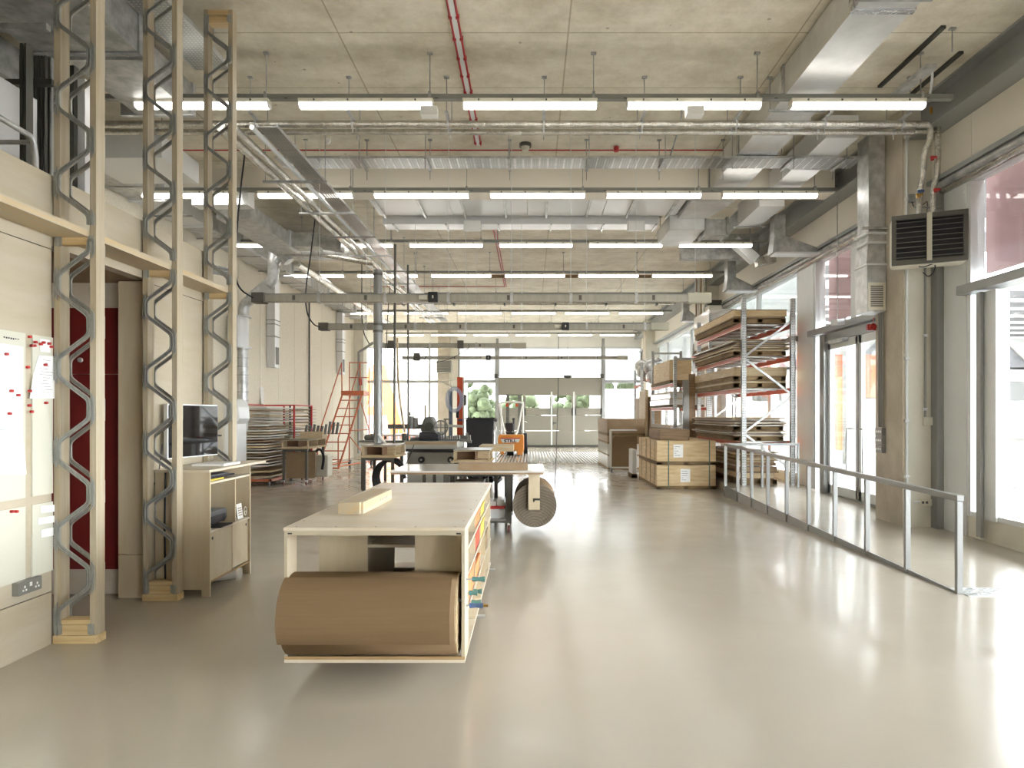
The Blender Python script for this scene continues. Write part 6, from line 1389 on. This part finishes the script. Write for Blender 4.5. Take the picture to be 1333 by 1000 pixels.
# building seen through entrance: frontal at Y 40+
outside(MB().box(13.5, 14.6, 30, 33, -.05, 3.2), 'site_container', 'hoard', 'orange site container beyond the entrance door', 'container')
o = MB(); o.box(16.2, 19.6, 38, 39, 2.5, 4.9); o.box(16.2, 19.6, 38, 39, 1.5, 2.4, 1) ; outside(o, 'orange_cabin', ['hoard', 'facade'], 'orange and white cabin seen through the door leaf by the column', 'cabin')
t = thing('planter', 'dark square planter with a round bush outside the nearest window', 'planter', (10.2, 15.3, -.03)); MB().box(9.55, 10.4, 14.6, 15.4, -.03, .45).build('planter_box', 'grey', t, bevel=.01)
b = MB(); random.seed(6)
for k in range(16): b.sphere((9.95+random.uniform(-.25, .25), 15+random.uniform(-.2, .2), .7+random.uniform(-.12, .16)), .2, 6)
b.build('bush', 'plant', t)
t = thing('planter', 'smaller dark planter with spiky leaves outside, left of the round bush', 'planter', (9.3, 16.6, -.03)); MB().box(9.2, 10.0, 16.6, 17.3, -.03, .42).build('planter_box', 'grey', t, bevel=.01)
b = MB()
for k in range(22): a = random.random()*6.28; b.cyl((9.6, 16.95, .42), (9.6+.25*math.cos(a), 16.95+.25*math.sin(a), .6+random.random()*.2), .012, 5, r2=.002)
b.build('leaves', 'plant', t)
outside(MB().cyl((8.2, 14.6, 0), (8.2, 14.6, .9), .16, 14), 'litter_bin', 'bluegrey', 'round dark bin standing outside the entrance door', 'bin')
# back exterior
b = MB(); b.box(-24, -3.7, 40, 40.4, 0, 6.2); outside(b, 'white_hoarding', 'facade', 'white site hoarding behind the orange letter sign', 'hoarding')
Ya_ = 38.6; q = lambda a: px(a, Ya_); z_ = lambda c: pz(c, Ya_)
t = thing('letter_sign', 'giant orange letter A on the hoarding seen through the far left window', 'sign', (q(495), Ya_, 0))
b = MB()
b.prism([(q(482), z_(475)), (q(490), z_(475)), (q(471), z_(556)), (q(456), z_(556))], 1, Ya_, Ya_+.3)
b.prism([(q(486), z_(475)), (q(500), z_(475)), (q(527), z_(570)), (q(510), z_(570))], 1, Ya_-.01, Ya_+.29)
b.prism([(q(474), z_(529)), (q(502), z_(529)), (q(504), z_(541)), (q(472), z_(541))], 1, Ya_-.02, Ya_+.28)
b.build('letter', 'sign_y', t)
MB().box(q(482), q(499), Ya_-.04, Ya_-.02, z_(484), z_(475)).build('top_band', 'deepor', t)
outside(MB().box(q(462), q(560), 37.8, 38.2, 0, z_(566)), 'barrier_fence', 'facade_g', 'low grey barrier in front of the letter sign', 'barrier')
b = MB()
for k in range(60): b.box(-11+k*.12, -10.96+k*.12, 37.7, 37.75, .1, 1.0, k % 2)
outside(b, 'striped_fence', ['deepor', 'bluegrey'], 'red and grey railings behind the far left window', 'fence')
random.seed(44)
for i, (x, y, s, lab) in enumerate(((-4.2, 52, 1.4, 'bushy green tree seen left of the garage door'), (-.5, 56, 1.3, 'green tree behind the left panes of the garage door'), (3.4, 54, 1.2, 'green tree behind the wicket door pane'), (8, 53, 1.4, 'green tree seen right of the garage door'))):
    t = thing('tree', lab, 'tree', (x, y, 0)); b = MB()
    for k in range(60): b.sphere((x+random.gauss(0, s*.55), y+random.gauss(0, .8), 2.1+random.gauss(0, .8)), .6*random.uniform(.4, 1), 5)
    b.build('crown', 'leaf', t); MB().cyl((x, y, -.1), (x, y, 2), .15, 8).build('trunk', 'board_d', t)
outside(MB().box(-6, 14, 44, 52, 4.9, 5.2), 'outside_canopy', 'facade_g', 'grey canopy roof outside above the trees', 'canopy')
outside(MB().box(3.6, 12, 41, 41.3, 0, 3.1), 'white_van_side', 'facade', 'white hoarding seen right of the garage door', 'hoarding')

# ================================================================== LIGHT, WORLD, CAMERA
w = bpy.data.worlds.new('overcast_sky'); bpy.context.scene.world = w; w.use_nodes = True
bg = w.node_tree.nodes['Background']; bg.inputs[0].default_value = (.96, .985, 1.03, 1); bg.inputs[1].default_value = SKY
sun = bpy.data.lights.new('veiled_sun', 'SUN'); sun.energy = SUN; sun.angle = math.radians(12); sun.color = (1, .97, .92)
so = bpy.data.objects.new('veiled_sun', sun); col.objects.link(so); so.rotation_euler = (math.radians(-38), math.radians(32), 0); so.location = (20, 40, 20)
cam = bpy.data.cameras.new('camera'); co = bpy.data.objects.new('camera', cam); col.objects.link(co)
co.location = (0, 0, 1.55); co.rotation_euler = (PI/2, 0, 0); cam.sensor_width = 36; cam.lens = 36*889/1333
cam.shift_x = -(690-666.5)/1333; cam.shift_y = (540-500)/1333; cam.clip_end = 300
sc = bpy.context.scene; sc.camera = co
sc.view_settings.view_transform = 'Standard'; sc.view_settings.look = 'None'; sc.view_settings.exposure = EXPO; sc.view_settings.gamma = 1; sc.view_settings.use_curve_mapping = False
sc.cycles.use_denoising = True; sc.cycles.max_bounces = 8; sc.cycles.diffuse_bounces = 5; sc.cycles.transparent_max_bounces = 12; sc.cycles.sample_clamp_indirect = 8
